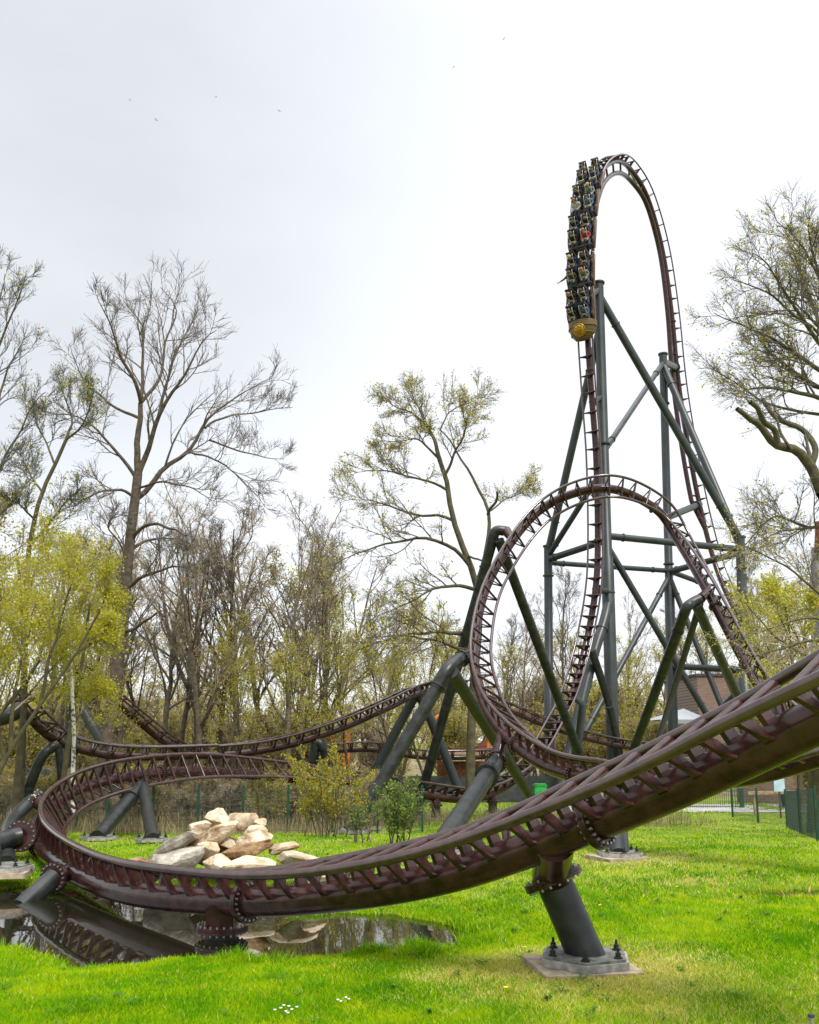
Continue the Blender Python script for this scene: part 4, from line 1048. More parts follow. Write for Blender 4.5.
for sd_, dep, lab, limbs in (
    (51, 30, 'yellow green willow leaning right from the left edge', [([(-20, 818), (5, 760), (40, 705), (75, 655), (100, 610)], .09, .03, 0), ([(10, 750), (15, 690), (30, 630), (38, 580)], .08, .02, 1), ([(40, 705), (52, 650), (70, 590), (85, 545)], .07, .02, -1), ([(75, 655), (95, 640), (112, 622)], .05, .02, 1), ([(5, 760), (-5, 690), (0, 620), (8, 560)], .08, .02, -2)]),
    (53, 33, 'upright yellow green willow with pale stems at the left edge', [([(15, 815), (20, 750), (25, 690), (22, 620), (18, 560)], .14, .05, 0), ([(24, 690), (45, 640), (58, 590), (62, 545)], .07, .02, 1), ([(23, 660), (5, 610), (-8, 560)], .07, .02, -1), ([(22, 620), (35, 570), (45, 525)], .05, .02, 2), ([(24, 700), (50, 670), (78, 645)], .05, .02, -2)]),
    (55, 35, 'small yellow green willow just left of the thick bare trunk', [([(60, 812), (66, 760), (75, 700), (84, 650), (90, 600)], .12, .04, 0), ([(75, 700), (60, 650), (52, 610)], .05, .02, 1), ([(84, 650), (102, 610), (110, 570)], .05, .02, -1), ([(70, 730), (92, 700), (110, 690)], .05, .02, 1)]),
    (57, 31, 'low yellow green willow sprawling behind the left fence', [([(-40, 815), (-25, 760), (-5, 720), (20, 690), (40, 660)], .12, .04, 0), ([(-25, 760), (-30, 700), (-25, 640)], .06, .02, -1)])):
    hero('willow_tree', lab, dep, limbs, sec=9, ter=6, quat=4, bark='bark_moss', twig='twig_brown', leaf='leaf_willow', nleaf=11000, lsize=.045, lspread=.13, seed=sd_, up=.05, lf=(.55, .5, .5), rmin=.008, dev=2)
hero('young_oak', 'yellow green leafy tree standing right of the tower columns', 54, [
    ([(800, 790), (798, 740), (795, 690), (790, 640), (785, 605)], .16, .06, 0), ([(795, 690), (775, 660), (760, 625), (755, 595)], .07, .02, 1), ([(792, 660), (808, 630), (818, 590)], .07, .02, -1), ([(790, 640), (778, 610), (776, 582)], .06, .02, 2), ([(797, 720), (770, 700), (745, 680)], .05, .02, -2), ([(795, 690), (820, 670), (840, 655)], .05, .02, 1)],
    sec=8, ter=6, quat=4, bark='bark_moss', twig='twig_brown', leaf='leaf_spring', nleaf=7000, lsize=.09, lspread=.2, seed=61, lf=(.6, .5, .5), rmin=.011)
# leafy sprays hanging in front of the loop's right side
hero('overhanging_tree', 'drooping mossy branches with small yellow leaves before the right side of the loop', 23, [
    ([(852, 790), (856, 700), (850, 655)], .16, .10, 0), ([(850, 660), (819, 640), (785, 648), (758, 655), (735, 668)], .06, .012, -1), ([(850, 655), (820, 655), (790, 672), (766, 690)], .045, .01, 1), ([(852, 680), (815, 660), (780, 640), (752, 610), (735, 585)], .04, .01, 0), ([(850, 640), (815, 590), (775, 560), (740, 545), (715, 535)], .045, .01, -1), ([(850, 650), (820, 620), (780, 625), (740, 640), (712, 655)], .035, .009, 1)],
    sec=9, ter=5, quat=2, bark='bark_moss', twig='twig_brown', leaf='leaf_spring', nleaf=1500, lsize=.026, lspread=.05, seed=71, up=-.02, lf=(.3, .4, .4), rmin=.005, dev=1)

# trees of the wood behind: a few of each kind, copied
def wood_tree(name, h, nlimb, bark, twig, leaf=None, nleaf=0, lsize=.08, stems=1, up=.35, crown0=.3, spread=.42, seed=1, r=.2, quat=4, lspread=.2, rmin=.012):
    rg = np.random.default_rng(seed)
    root = thing(name, (0, 0, 0), 'tree', 'tree')
    S = []
    for k in range(stems):
        b = np.array([rg.normal() * .4 * (stems > 1), rg.normal() * .4 * (stems > 1), 0]); d = nrm(np.array([rg.normal() * .12, rg.normal() * .12, 1.])); P = [b]
        for i in range(15):
            d = nrm(d + rg.normal(size=3) * .07 + (0, 0, .06)); P.append(P[-1] + d * h / 15 * rg.uniform(.8, 1.1))
        S.append(np.array(P))
    S = np.array(S); SR = np.linspace(r, .03, 16)[None].repeat(stems, 0)
    a, ar = spawn(S, SR, nlimb, (crown0, 1.), (28, 58), spread, 10, up, .13, .55, .03, rg, fade=.6)
    b, br_ = spawn(a, ar, 6, (.2, 1.), (28, 58), .45, 7, up * .6, .17, .55, rmin * 1.5, rg)
    c, cr = spawn(b, br_, 5, (.15, 1.), (25, 60), .5, 5, up * .4, .18, .6, rmin * 1.2, rg)
    e, er = spawn(c, cr, quat, (.15, 1.), (25, 60), .6, 4, up * .3, .2, .6, rmin, rg, lmin=.3)
    mb = MB(); tubes(mb, S, SR, 10); tubes(mb, a, ar, 7)
    mb.build('trunk', M[bark], root)
    mb = MB(); tubes(mb, b, br_, 4); tubes(mb, c, cr, 3); tubes(mb, e, er, 3)
    mb.build('crown', M[twig], root)
    if nleaf:
        mb = MB(); leaves(mb, e, nleaf, lsize, lspread, rg); mb.build('foliage', M[leaf], root)
    return root
WOOD = [
    (wood_tree('woodland_tree', 17, 16, 'bark', 'twig_brown', seed=201, r=.26, up=.18, spread=.5, rmin=.010), 'tall bare brown tree of the wood behind the track'),
    (wood_tree('woodland_tree', 16, 18, 'bark', 'twig', seed=202, r=.2, spread=.42, up=.3, rmin=.010), 'narrow bare grey tree of the wood behind the track'),
    (wood_tree('woodland_tree', 15, 10, 'bark_red', 'twig_brown', seed=203, r=.2, stems=3, spread=.45, up=.2, rmin=.010), 'bare tree of several brown stems in the wood behind'),
    (wood_tree('woodland_tree', 14, 14, 'bark', 'twig_brown', 'leaf_olive', 3600, .07, seed=204, r=.17, up=.18, spread=.5), 'tree of the wood behind with dull olive buds'),
    (wood_tree('woodland_tree', 13, 14, 'bark_moss', 'twig_brown', 'leaf_spring', 3600, .07, seed=205, r=.15, up=.15, spread=.5), 'tree of the wood behind with fresh yellow green leaves')]
THK = [
    (wood_tree('thicket_shrub', 4.6, 7, 'bark', 'twig_brown', seed=211, r=.05, stems=6, crown0=.12, spread=.6, quat=2, up=.15), 'brown leafless thicket shrub under the trees', 'shrub'),
    (wood_tree('thicket_shrub', 4.8, 7, 'bark_moss', 'twig_brown', 'leaf_olive', 4200, .065, seed=212, r=.05, stems=6, crown0=.1, spread=.6, quat=2, up=.15), 'olive budding thicket shrub under the trees', 'shrub'),
    (wood_tree('thicket_shrub', 4.4, 7, 'bark_moss', 'twig_brown', 'leaf_willow', 4200, .06, seed=213, r=.05, stems=6, crown0=.1, spread=.6, quat=2, up=.1), 'yellow green thicket shrub under the trees', 'shrub')]
used = set()
def plant(k, lst, x, d, sc, group, sxy=None):
    root, lab = lst[k][0], lst[k][1]
    o = root if id(root) not in used else copy_tree(root)
    used.add(id(root))
    p = at(x, 740, d); p[2] = float(base_z(d)) - .05
    o.location = p; o.rotation_euler = (0, 0, random.uniform(0, 6.28)); s2 = sxy or sc
    o.scale = (s2, s2, sc)
    return tagit(o, lab, 'tree' if lst is WOOD else 'shrub', group)
GW, GT = 'trees of the wood behind the coaster', 'thicket shrubs under the trees'
# px, depth, kind, picture row of the tree's top
for x, d, k, top in [(160, 52, 1, 520), (186, 55, 2, 505), (205, 50, 0, 498), (222, 58, 2, 500), (243, 54, 1, 515), (262, 60, 0, 500), (283, 51, 0, 492), (296, 56, 1, 510), (310, 62, 2, 520), (325, 58, 3, 545),
                    (150, 66, 3, 560), (340, 66, 4, 560), (362, 70, 3, 590), (385, 74, 1, 600), (402, 66, 4, 610), (425, 78, 3, 620), (450, 82, 1, 615), (505, 84, 1, 610), (522, 90, 0, 590), (540, 96, 3, 625), (565, 92, 1, 555),
                    (590, 100, 3, 620), (615, 96, 4, 640), (628, 104, 0, 590), (655, 116, 4, 620), (690, 118, 1, 600), (718, 116, 4, 620), (745, 112, 3, 590), (770, 84, 1, 560), (790, 76, 4, 590), (815, 90, 0, 545), (840, 74, 3, 560),
                    (5, 62, 3, 520), (40, 58, 1, 520), (70, 64, 2, 515), (100, 60, 3, 540), (128, 56, 1, 530), (-30, 60, 0, 480), (-60, 66, 3, 500), (860, 80, 1, 520), (900, 86, 2, 540), (178, 75, 4, 600), (252, 50, 4, 618), (345, 49, 4, 612), (398, 51, 4, 622), (318, 47, 4, 640), (215, 49, 4, 650), (425, 56, 4, 640), (128, 47, 4, 640), (470, 95, 4, 640), (480, 72, 3, 640)]:
    hgt = (740 - top) / F * d + H + 1.3; base_h = [17, 16, 15, 14, 13][k] * 1.05
    plant(k, WOOD, x, d, hgt / base_h, GW, hgt / base_h * random.uniform(.8, 1.05))
rs_ = random.Random(5)
for n in range(92):
    x = rs_.uniform(-130, 930); d = rs_.uniform(55, 92) if n % 3 else rs_.uniform(54, 66)
    if 480 < x < 780: d = rs_.uniform(76, 104)
    if 636 < x < 775: d = rs_.uniform(112, 125)
    if 150 < x < 480 and d < 62: k = rs_.choice([0, 0, 1, 1, 1, 2])
    elif x < 150: k = rs_.choice([0, 1, 2, 2])
    else: k = rs_.choice([0, 1, 2, 2])
    sc = rs_.uniform(.7, 1.35) * (d / 62)
    if (385 < x < 505 or 312 < x < 362) and d < 72: continue
    plant(k, THK, x, d, sc, GT, sc * 1.1)
for n in range(70):                                          # low growth along the fence
    x = rs_.uniform(-90, 520); d = rs_.uniform(39, 52) if x < 395 else rs_.uniform(62, 70)
    if 385 < x < 505 or (312 < x < 362 and d > 60): continue
    k = rs_.choice([0, 0, 1, 2]); o = plant(k, THK, x, d, rs_.uniform(.30, .55), 'low shrubs along the wood edge', rs_.uniform(.45, .7))
    o['label'] = ['low leafless brown shrub by the fence at the wood edge', 'low olive shrub by the fence at the wood edge', 'low yellow green shrub by the fence at the wood edge'][k]
# the far wood that closes the view
rg = np.random.default_rng(99); mb = MB()
n = 520; X = rg.uniform(-125, 150, n); Y = rg.uniform(105, 150, n); hh = rg.uniform(4, 11, n)
P = np.stack([np.stack([X + rg.normal(size=n) * .3 * i, Y, hh * i / 5], -1) for i in range(6)], 1)
Rr = np.linspace(.14, .03, 6)[None].repeat(n, 0)
a, ar = spawn(P, Rr, 9, (.15, 1), (25, 60), .4, 6, .35, .15, .5, .04, rg); b, br_ = spawn(a, ar, 6, (.1, 1), (25, 60), .5, 4, .2, .2, .6, .03, rg)
tubes(mb, P, Rr, 5); tubes(mb, a, ar, 3); tubes(mb, b, br_, 3)
leaves(mb, b, 60000, .16, .5, rg, mat=1)
mb.build('far_wood', [M['twig_brown'], M['leaf_willow']], kind='stuff')

# ---------------------------------------------------------------- shrubs on the lawn
def shrub(name, label, px, py, h, wd, leafm, n, lsize, seed, stems=9, leaf2=None):
    rg = np.random.default_rng(seed); g = gp(px, py)
    root = thing(name, g, label, 'shrub')
    S = []
    for k in range(stems):
        b = g + np.array([rg.normal() * .18 * wd, rg.normal() * .18 * wd, 0]); d = nrm(np.array([rg.normal() * .30 * wd / h, rg.normal() * .30 * wd / h, 1])); P = [b]
        hk = h * rg.uniform(.65, 1.05)
        for i in range(9): d = nrm(d + rg.normal(size=3) * .09 + (0, 0, .03)); P.append(P[-1] + d * hk / 9)
        S.append(P)
    S = np.array(S); SR = np.linspace(.022, .007, 10)[None].repeat(stems, 0)
    a, ar = spawn(S, SR, 8, (.12, 1), (25, 60), .36, 6, .2, .14, .6, .006, rg); b, br_ = spawn(a, ar, 4, (.2, 1), (25, 60), .5, 4, .1, .2, .6, .005, rg)
    mb = MB(); tubes(mb, S, SR, 6); tubes(mb, a, ar, 4); tubes(mb, b, br_, 3); mb.build('stem', M['bark'], root)
    mb = MB(); leaves(mb, b, n, lsize, .05, rg); 
    if leaf2: leaves(mb, b, n // 2, lsize, .06, rg, mat=1)
    mb.build('foliage', [M[leafm]] + ([M[leaf2]] if leaf2 else []), root)
shrub('shrub', 'tall yellow flowering shrub on the lawn right of the rock pile', 328, 838, 2.9, 1.9, 'leaf_yellow', 5200, .036, 301, 13, 'leaf_green')
shrub('shrub', 'thin green shrub left of the yellow one at the track end', 286, 826, 1.9, .9, 'leaf_green', 1500, .036, 302, 7)
shrub('shrub', 'bushy green shrub at the foot of the big A-shaped support', 398, 846, 1.75, 1.1, 'leaf_green', 3000, .036, 303, 10)
shrub('shrub', 'small green shrub beside the left big slanting leg', 362, 842, 1.1, .8, 'leaf_green', 700, .03, 304, 6)

M['litter'] = mat('leaf_litter', (.13, .095, .05), .95, scale=1.2, col2=(.24, .20, .10), bump=.5, bscale=12)
for (x0, x1, y0, y1) in ((-140, -1.2, 38.5, 240), (-1.2, 160, 66, 240)):
    xs_ = np.linspace(x0, x1, 60); ys_ = y0 + (y1 - y0) * np.linspace(0, 1, 80) ** 2
    XX, YY = np.meshgrid(xs_, ys_); k_ = (np.arange(79)[:, None] * 60 + np.arange(59)[None]).ravel()
    MB().add(np.stack([XX, YY, base_z(YY) + lumps(XX, YY) + .035], -1), np.stack([k_, k_ + 1, k_ + 61, k_ + 60], 1)).build('forest_ground', M['litter'], kind='structure')
# dry reeds and undergrowth before the left fence
rg = np.random.default_rng(77); mb = MB()
n = 9000; x = rg.uniform(-22, 14, n); y = rg.uniform(33.5, 48, n); keep = ~((x > -2.5) & (y < 42)); x, y = x[keep], y[keep]; n = len(x)
h = rg.uniform(.3, 1.15, n) * (.6 + .4 * np.sin(x * 1.1) ** 2); lean = rg.normal(size=(n, 2)) * .22
w_ = rg.uniform(.010, .022, n); a = rg.uniform(0, 6.28, n); z = base_z(y) - .03
u = np.stack([np.cos(a) * w_, np.sin(a) * w_, 0 * a], -1); p0 = np.stack([x, y, z], -1); tip = p0 + np.stack([lean[:, 0] * h, lean[:, 1] * h, h], -1)
mid = (p0 + tip) / 2 + np.stack([lean[:, 0] * -.1, 0 * h, .06 * h], -1)
V = np.stack([p0 - u, p0 + u, mid + u * .8, mid - u * .8, tip], 1); k5 = np.arange(n)[:, None] * 5
mb.add(V, k5 + np.array([[0, 1, 2, 3]]), k5 + np.array([[3, 2, 4]]))
mb.build('dry_reeds', M['leaf_dry'], kind='stuff')

# ---------------------------------------------------------------- fences, buildings and other things at the back
M['green'] = mat('fence_green', (.006, .045, .030), .45, var=.2)
M['wire'] = mat('fence_wire', (.03, .055, .045), .5, var=.2)
M['dark'] = mat('dark_screen', (.045, .05, .052), .8, var=.25, scale=3)
M['wood'] = mat('weathered_wood', (.34, .24, .14), .8, var=.3, scale=6)
M['white'] = mat('white_canvas', (.30, .32, .33), .6, var=.06)
M['orange'] = mat('orange_timber', (.40, .12, .025), .65, var=.3, scale=3)
M['redbrown'] = mat('red_brown_timber', (.16, .05, .025), .7, var=.35, scale=4)
M['sign'] = mat('pale_blue_sign', (.38, .52, .62), .45, var=.08)
M['path'] = mat('gravel_path', (.36, .34, .33), .9, var=.2, scale=8, bump=.3)
M['bin'] = mat('green_plastic', (.02, .28, .05), .45)
M['cliff'] = mat('grey_rockwork', (.20, .19, .18), .9, scale=.6, col2=(.36, .34, .33), bump=.8, bscale=3)
def brick_mat():
    m = bpy.data.materials.new('brown_brick'); m.use_nodes = True; t = m.node_tree; b = t.nodes['Principled BSDF']
    b.inputs['Roughness'].default_value = .85
    g = t.nodes.new('ShaderNodeNewGeometry'); mp_ = t.nodes.new('ShaderNodeMapping'); mp_.inputs['Rotation'].default_value = (R(90), 0, 0)
    k = t.nodes.new('ShaderNodeTexBrick'); k.inputs['Scale'].default_value = 1.0
    k.inputs['Brick Width'].default_value = .5; k.inputs['Row Height'].default_value = .16; k.inputs['Mortar Size'].default_value = .015
    k.inputs['Color1'].default_value = (.17, .10, .075, 1); k.inputs['Color2'].default_value = (.22, .14, .105, 1); k.inputs['Mortar'].default_value = (.26, .22, .19, 1)
    t.links.new(g.outputs['Position'], mp_.inputs[0]); t.links.new(mp_.outputs[0], k.inputs['Vector']); t.links.new(k.outputs['Color'], b.inputs['Base Color'])
    return m
M['brick'] = brick_mat()

def wire_fence(name, label, pts, h, m_post, m_wire, dx=.10, dz=.2, wr=.005, cat='fence', closed=None, skip=()):
    pts = [np.array([*p, float(base_z(p[1]))]) for p in pts]
    root = thing(name, pts[0], label, cat)
    for p in pts:
        mb = MB(); abox(mb, p[0] - .04, p[0] + .04, p[1] - .04, p[1] + .04, p[2] - .2, p[2] + h + .08); mb.build('post', m_post, root)
    for k, (a, b) in enumerate(zip(pts[:-1], pts[1:])):
        if k in skip: continue
        L_ = np.linalg.norm(b - a); n = max(2, int(L_ / dx)); mb = MB()
        q = a + (b - a) * ((np.arange(1, n) / n)[:, None])
        tubes(mb, np.stack([q, q + (0, 0, h)], 1), np.full((len(q), 2), wr), 3)
        zz = np.arange(.08, h + .01, dz)
        tubes(mb, np.stack([a + np.outer(zz, (0, 0, 1)), b + np.outer(zz, (0, 0, 1))], 1), np.full((len(zz), 2), wr * 1.3), 3)
        if closed is not None:
            d = nrm(b - a); box(mb, (a + b) / 2 + (0, 0, h / 2), (b - a) / 2 * .985, np.array([-d[1], d[0], 0]) * .006, (0, 0, h / 2 * .96), mat=1)
        mb.build('mesh_panel', [m_wire] + ([closed] if closed is not None else []), root)
xs = np.arange(-24, 2.2, 1.75)
wire_fence('wire_fence', 'long dark green wire mesh fence behind the pond turn and the reeds', [(x, 36.2 + .02 * x) for x in xs], 1.75, M['green'], M['wire'], .07, .2, .006)
wire_fence('screened_fence', 'dark screened mesh fence behind the big A-shaped supports', [(x, 60.5) for x in np.arange(-2.2, 11.5, 2.7)], 1.75, M['dark'], M['dark'], .1, .2, .006, closed=M['dark'])
wire_fence('screened_fence', 'short dark screened fence panel below the dipping track on the far left', [(-19.6, 47), (-17.4, 47), (-15.2, 47)], 2.6, M['dark'], M['dark'], .1, .2, .006, closed=M['dark'])
c0 = gp(787.5, 828)[:2]; c1 = gp(801, 834)[:2]; c2 = gp(818, 840)[:2]; cb = (c0[0] + .2, c0[1] + 7.5)
wire_fence('wire_fence', 'green wire mesh fence corner round the tree at the right edge', [cb, (c0[0] + .1, c0[1] + 3.7), c0, c1, c2, (c2[0] + 1.5, c2[1] - 1.4)], 1.62, M['green'], M['wire'], .10, .2, .0045)
# low bar railing
root = thing('bar_railing', gp(742, 808), 'low dark green bar railing at the back of the lawn', 'railing')
ra = gp(650, 808); rb = gp(742, 808); n = 44; mb = MB(); q = ra + (rb - ra) * np.linspace(0, 1, n)[:, None]
tubes(mb, np.stack([q, q + (0, 0, 1.05)], 1), np.full((n, 2), .013), 5)
for zz in (.1, 1.0): box(mb, (ra + rb) / 2 + (0, 0, zz), (rb - ra) / 2, (0, .015, 0), (0, 0, .02))
mb.build('bar_panel', M['green'], root)
for p, s in ((rb, .13), (ra, .05)):
    mb = MB(); abox(mb, p[0] - s, p[0] + s, p[1] - .06, p[1] + .06, p[2] - .1, p[2] + 1.15); mb.build('post', M['green'], root)
# path, timber rail, sign, wall, building
mb = MB(); V = np.array([(8, 52.5, -1.27), (70, 51, -1.27), (70, 59, -1.27), (8, 58.5, -1.27)]); mb.add(V, [(0, 1, 2, 3)]); mb.build('path', M['path'], kind='structure')
root = thing('timber_rail', gp(757, 806), 'pale timber rail on posts beside the path', 'railing')
a = at(748, 793, 50); b = at(800, 792, 50); mb = MB(); box(mb, (a + b) / 2, (b - a) / 2, (0, .04, 0), (0, 0, .09)); mb.build('rail', M['wood'], root)
for x in (756, 795):
    p = at(x, 800, 50.1); mb = MB(); abox(mb, p[0] - .1, p[0] + .1, p[1] + .04, p[1] + .18, -1.5, -.1); mb.build('post', M['wood'], root)
p = at(779, 782, 48.6)
root = thing('sign_board', (p[0], p[1], 0), 'small pale blue sign board on a post by the path', 'sign')
mb = MB(); abox(mb, p[0] - .28, p[0] + .28, p[1] - .02, p[1] + .02, p[2] - .5, p[2] + .5); mb.build('board', M['sign'], root)
mb = MB(); abox(mb, p[0] - .04, p[0] + .04, p[1] + .021, p[1] + .09, -1.5, p[2] + .4); mb.build('post', M['dark'], root)
root = thing('brick_wall', at(766, 785, 60), 'low brown brick wall behind the path on the right', 'wall'); root.location[2] = 0
a = at(738, 780, 60); b = at(905, 780, 60); mb = MB(); abox(mb, a[0], b[0], 60, 60.3, -1.5, .6); mb.build('wall', M['brick'], root)
mb = MB(); abox(mb, a[0] - .05, b[0] + .05, 59.95, 60.35, .605, .72); mb.build('coping', M['concrete'], root)
root = thing('brick_building', (34, 95, 0), 'plain brown brick building behind the right tower columns', 'building')
a = at(697, 680, 95); b = at(800, 680, 95); hgt = at(700, 676, 95)[2]
mb = MB(); abox(mb, a[0], b[0], 95, 107, -1.5, hgt); mb.build('wall', M['brick'], root)
mb = MB(); abox(mb, a[0] - .15, b[0] + .15, 94.85, 107.15, hgt + .003, hgt + .25); mb.build('roof', M['dark'], root)
mb = MB(); abox(mb, a[0] + 3.4, a[0] + 4.6, 94.97, 94.995, -1.29, 1.0); mb.build('door', M['dark'], root)
# white marquee
root = thing('marquee', (22, 80, 0), 'white peaked marquee roof between the tower columns', 'marquee')
x0, x1 = at(654, 715, 80)[0], at(702, 715, 80)[0]; ze = at(0, 720, 80)[2]; zt = at(0, 708, 80)[2]
mb = MB(); V = [(x0, 78, ze), (x1, 78, ze), (x1, 84, ze), (x0, 84, ze), ((x0 + x1) / 2 + .8, 81, zt)]
mb.add(np.array(V), T=[(0, 1, 4), (1, 2, 4), (2, 3, 4), (3, 0, 4)], smooth=False); abox(mb, x0, x1, 77.98, 78.0, ze - .35, ze - .003); mb.build('roof', M['white'], root)
for x in (x0 + .1, x1 - .1):
    for y in (78.1, 83.9):
        mb = MB(); cyl(mb, (x, y, -1.5), (x, y, ze), .06, 8); mb.build('post', M['white'], root)
mb = MB(); abox(mb, x0 + .3, x1 - .3, 80, 82, -1.4, -.1); mb.build('counter', M['wood'], root)
# timber ship decoration
p = at(452, 770, 64); zk = at(0, 772, 64)[2]
root = thing('timber_ship', (p[0], 64, 0), 'orange brown timber ship with curled prow behind the dark fence', 'ship')
mb = MB(); xa, xb = at(437, 750, 64)[0], at(487, 750, 64)[0]; m_ = 15; V = []
zs0 = at(0, 748, 64)[2]
for i in range(m_):
    t = i / (m_ - 1); x = xa + (xb - xa) * t; bw = 1.25 * math.sin(math.pi * (.06 + .88 * t)) ** .6; sheer = zs0 + 1.0 * (2 * t - 1) ** 4
    for k in range(9):
        f_ = k / 8 * 2 - 1; V.append((x, 64 + bw * f_, zk - 1.1 + (sheer - zk + 1.1) * abs(f_) ** 1.6))
mb.add(np.array(V), [(i * 9 + k, i * 9 + k + 1, i * 9 + 9 + k + 1, i * 9 + 9 + k) for i in range(m_ - 1) for k in range(8)]); mb.build('hull', M['redbrown'], root)
for xx, s in ((xa, -1), (xb, 1)):
    mb = MB(); P = spline(np.array([(xx, 64, zs0), (xx + s * .25, 64, zs0 + 1.1), (xx + s * .1, 64, zs0 + 2.0), (xx - s * .35, 64, zs0 + 2.2), (xx - s * .4, 64, zs0 + 1.8)]), 6); tubes(mb, P, np.linspace(.24, .09, len(P)), 8, caps=True); mb.build('prow', M['orange'], root)
for zz in (.35, .8):
    mb = MB(); box(mb, ((xa + xb) / 2, 62.9, zs0 - zz), ((xb - xa) / 2 * .86, 0, 0), (0, .07, 0), (0, 0, .08)); mb.build('strake', M['wood'], root)
# painted posts left of the ship
for k, (x, d, y0, m_, lab) in enumerate(((346, 66, 718, 'orange', 'right one of two orange painted posts behind the low track'), (330, 68, 724, 'orange', 'left one of two orange painted posts behind the low track'))):
    p = at(x, y0, d); q = p.copy(); q[2] = -1.4
    root = thing('painted_post', q, lab, 'post')
    mb = MB(); cyl(mb, q, p, .34, 12); mb.build('shaft', M[m_], root)
    mb = MB(); cyl(mb, p + (0, 0, .003), p + (0, 0, .3), .46, 12, r2=.2); mb.build('cap', M['redbrown'], root)
p = at(540, 787, 58)
root = thing('litter_bin', (p[0], p[1], -1.3), 'small bright green bin behind the foot of the loop', 'bin')
mb = MB(); abox(mb, p[0] - .38, p[0] + .38, p[1] - .3, p[1] + .3, -1.32, -.1); mb.build('body', M['bin'], root)
mb = MB(); prism(mb, [(-.42, 0), (.42, 0), (.34, .14), (-.34, .14)], (1, 0, 0), (0, 0, 1), (0, 1, 0), (p[0], p[1], -.097), .33); mb.build('lid', M['bin'], root)
# rockwork tower with rusty steel at the right edge
p = at(822, 640, 70)
root = thing('rockwork_tower', (p[0], 70, 0), 'grey rockwork tower with rusty steel pipes at the right edge', 'tower')
mb = MB(); rg = np.random.default_rng(3); m_, k = 26, 28; V = []
zt = at(0, 548, 70)[2]
for i in range(m_):
    t = i / (m_ - 1); rr_ = (2.0 - .9 * t ** 1.3) * 1.0
    for j in range(k):
        a = 2 * math.pi * j / k; q = rr_ * (1 + .10 * math.sin(5 * a + 3 * t) + .07 * math.sin(11 * a - 9 * t) + .05 * rg.normal()); V.append((p[0] + .9 + q * math.cos(a), 70.0 + q * math.sin(a), zt * t))
mb.add(np.array(V), [(i * k + j, i * k + (j + 1) % k, i * k + k + (j + 1) % k, i * k + k + j) for i in range(m_ - 1) for j in range(k)]); mb.build('rockwork', M['cliff'], root)
for dx in (-.7, .5):
    mb = MB(); cyl(mb, (p[0] + dx, 67.7, 0), (p[0] + dx + .3, 68.0, zt - 1.5), .22, 12); mb.build('pipe', M['orange'], root)
for zz in (.5, .72):
    mb = MB(); abox(mb, p[0] - 1.2, p[0] + 1.6, 67.75, 67.95, zt * zz, zt * zz + .35); mb.build('crossbar', M['orange'], root)
mb = MB(); cyl(mb, (p[0] + .5, 69.4, zt - .4), (p[0] + .5, 69.4, zt + 2.0), .8, 16, r2=.55); mb.build('cap', M['redbrown'], root)

# birds in the sky
M['bird'] = mat('bird_feather', (.02, .02, .022), .8)
for k, (x, y, d) in enumerate(((504, 39, 150), (454, 67, 160), (279, 111, 140), (156, 120, 130), (130, 100, 170), (216, 97, 190))):
    c = at(x, y, d); mb = MB(); s = 1.0; f_ = nrm(np.array([math.cos(k), .4, 0.])); l_ = np.cross((0, 0, 1), f_)
    s = .6
    V = [c + f_ * .35, c - f_ * .4, c + (0, 0, .08), c + (0, 0, -.08), c + l_ * .45 + (0, 0, .16), c + l_ * .8 - f_ * .1 + (0, 0, .02), c + l_ * .35 - f_ * .22 + (0, 0, .1), c - l_ * .45 + (0, 0, .16), c - l_ * .8 - f_ * .1 + (0, 0, .02), c - l_ * .35 - f_ * .22 + (0, 0, .1), c + l_ * .07, c - l_ * .07]
    V = [c + (np.asarray(v_) - c) * s for v_ in V]
    mb.add(np.array(V), T=[(0, 10, 2), (0, 3, 10), (0, 2, 11), (0, 11, 3), (1, 2, 10), (1, 10, 3), (1, 11, 2), (1, 3, 11), (2, 4, 6), (4, 5, 6), (2, 9, 7), (7, 9, 8), (3, 6, 4), (3, 7, 9)], smooth=False)
    words = ['dark bird highest in the pale sky above the oak', 'dark bird second from the right in the sky', 'dark bird alone above the middle of the wood', 'dark bird lowest of those over the bare tree', 'dark bird leftmost of those in the sky', 'dark bird between the leftmost pair and the lone one'][k]
    mb.build('bird', M['bird'], label=words, cat='bird', group='birds high in the sky')

# ---------------------------------------------------------------- grass
M['grass'] = mat('grass_blade', (.205, .42, .003), .75, trans=.42, scale=1.6, col2=(.42, .53, .006), spec=.04)
M['grass_deep'] = mat('grass_blade_deep', (.085, .255, .003), .7, trans=.4, scale=.8, col2=(.14, .35, .003), spec=.04)
M['grass_dry'] = mat('grass_blade_dry', (.58, .47, .11), .7, trans=.35, scale=1.5, col2=(.72, .62, .22), spec=.1)
rg = np.random.default_rng(123)
n = 560000
px = rg.uniform(-150, 970, n); yy = 797 + (1045 - 797) * rg.uniform(0, 1, n) ** .9
d = lawn_d(yy)
X = (px - CX) / F * (d * cp - H * sp_)
d = d + rg.normal(size=n) * .04 * d ** .5
bx = rg.uniform(pond_xy[:, 0].min() - 1, pond_xy[:, 0].max() + 1.5, 150000); by = rg.uniform(pond_xy[:, 1].min() - 1, pond_xy[:, 1].max() + 1.5, 150000)
bs = np.concatenate([sdf(np.stack([bx[i:i + 50000], by[i:i + 50000]], 1), pond_xy) for i in range(0, 150000, 50000)]); bk = (bs > -.15) & (bs < 1.3) & (bx > -11)
X = np.concatenate([X, bx[bk]]); d = np.concatenate([d, by[bk]]); n = len(X)
P = np.stack([X, d], 1)
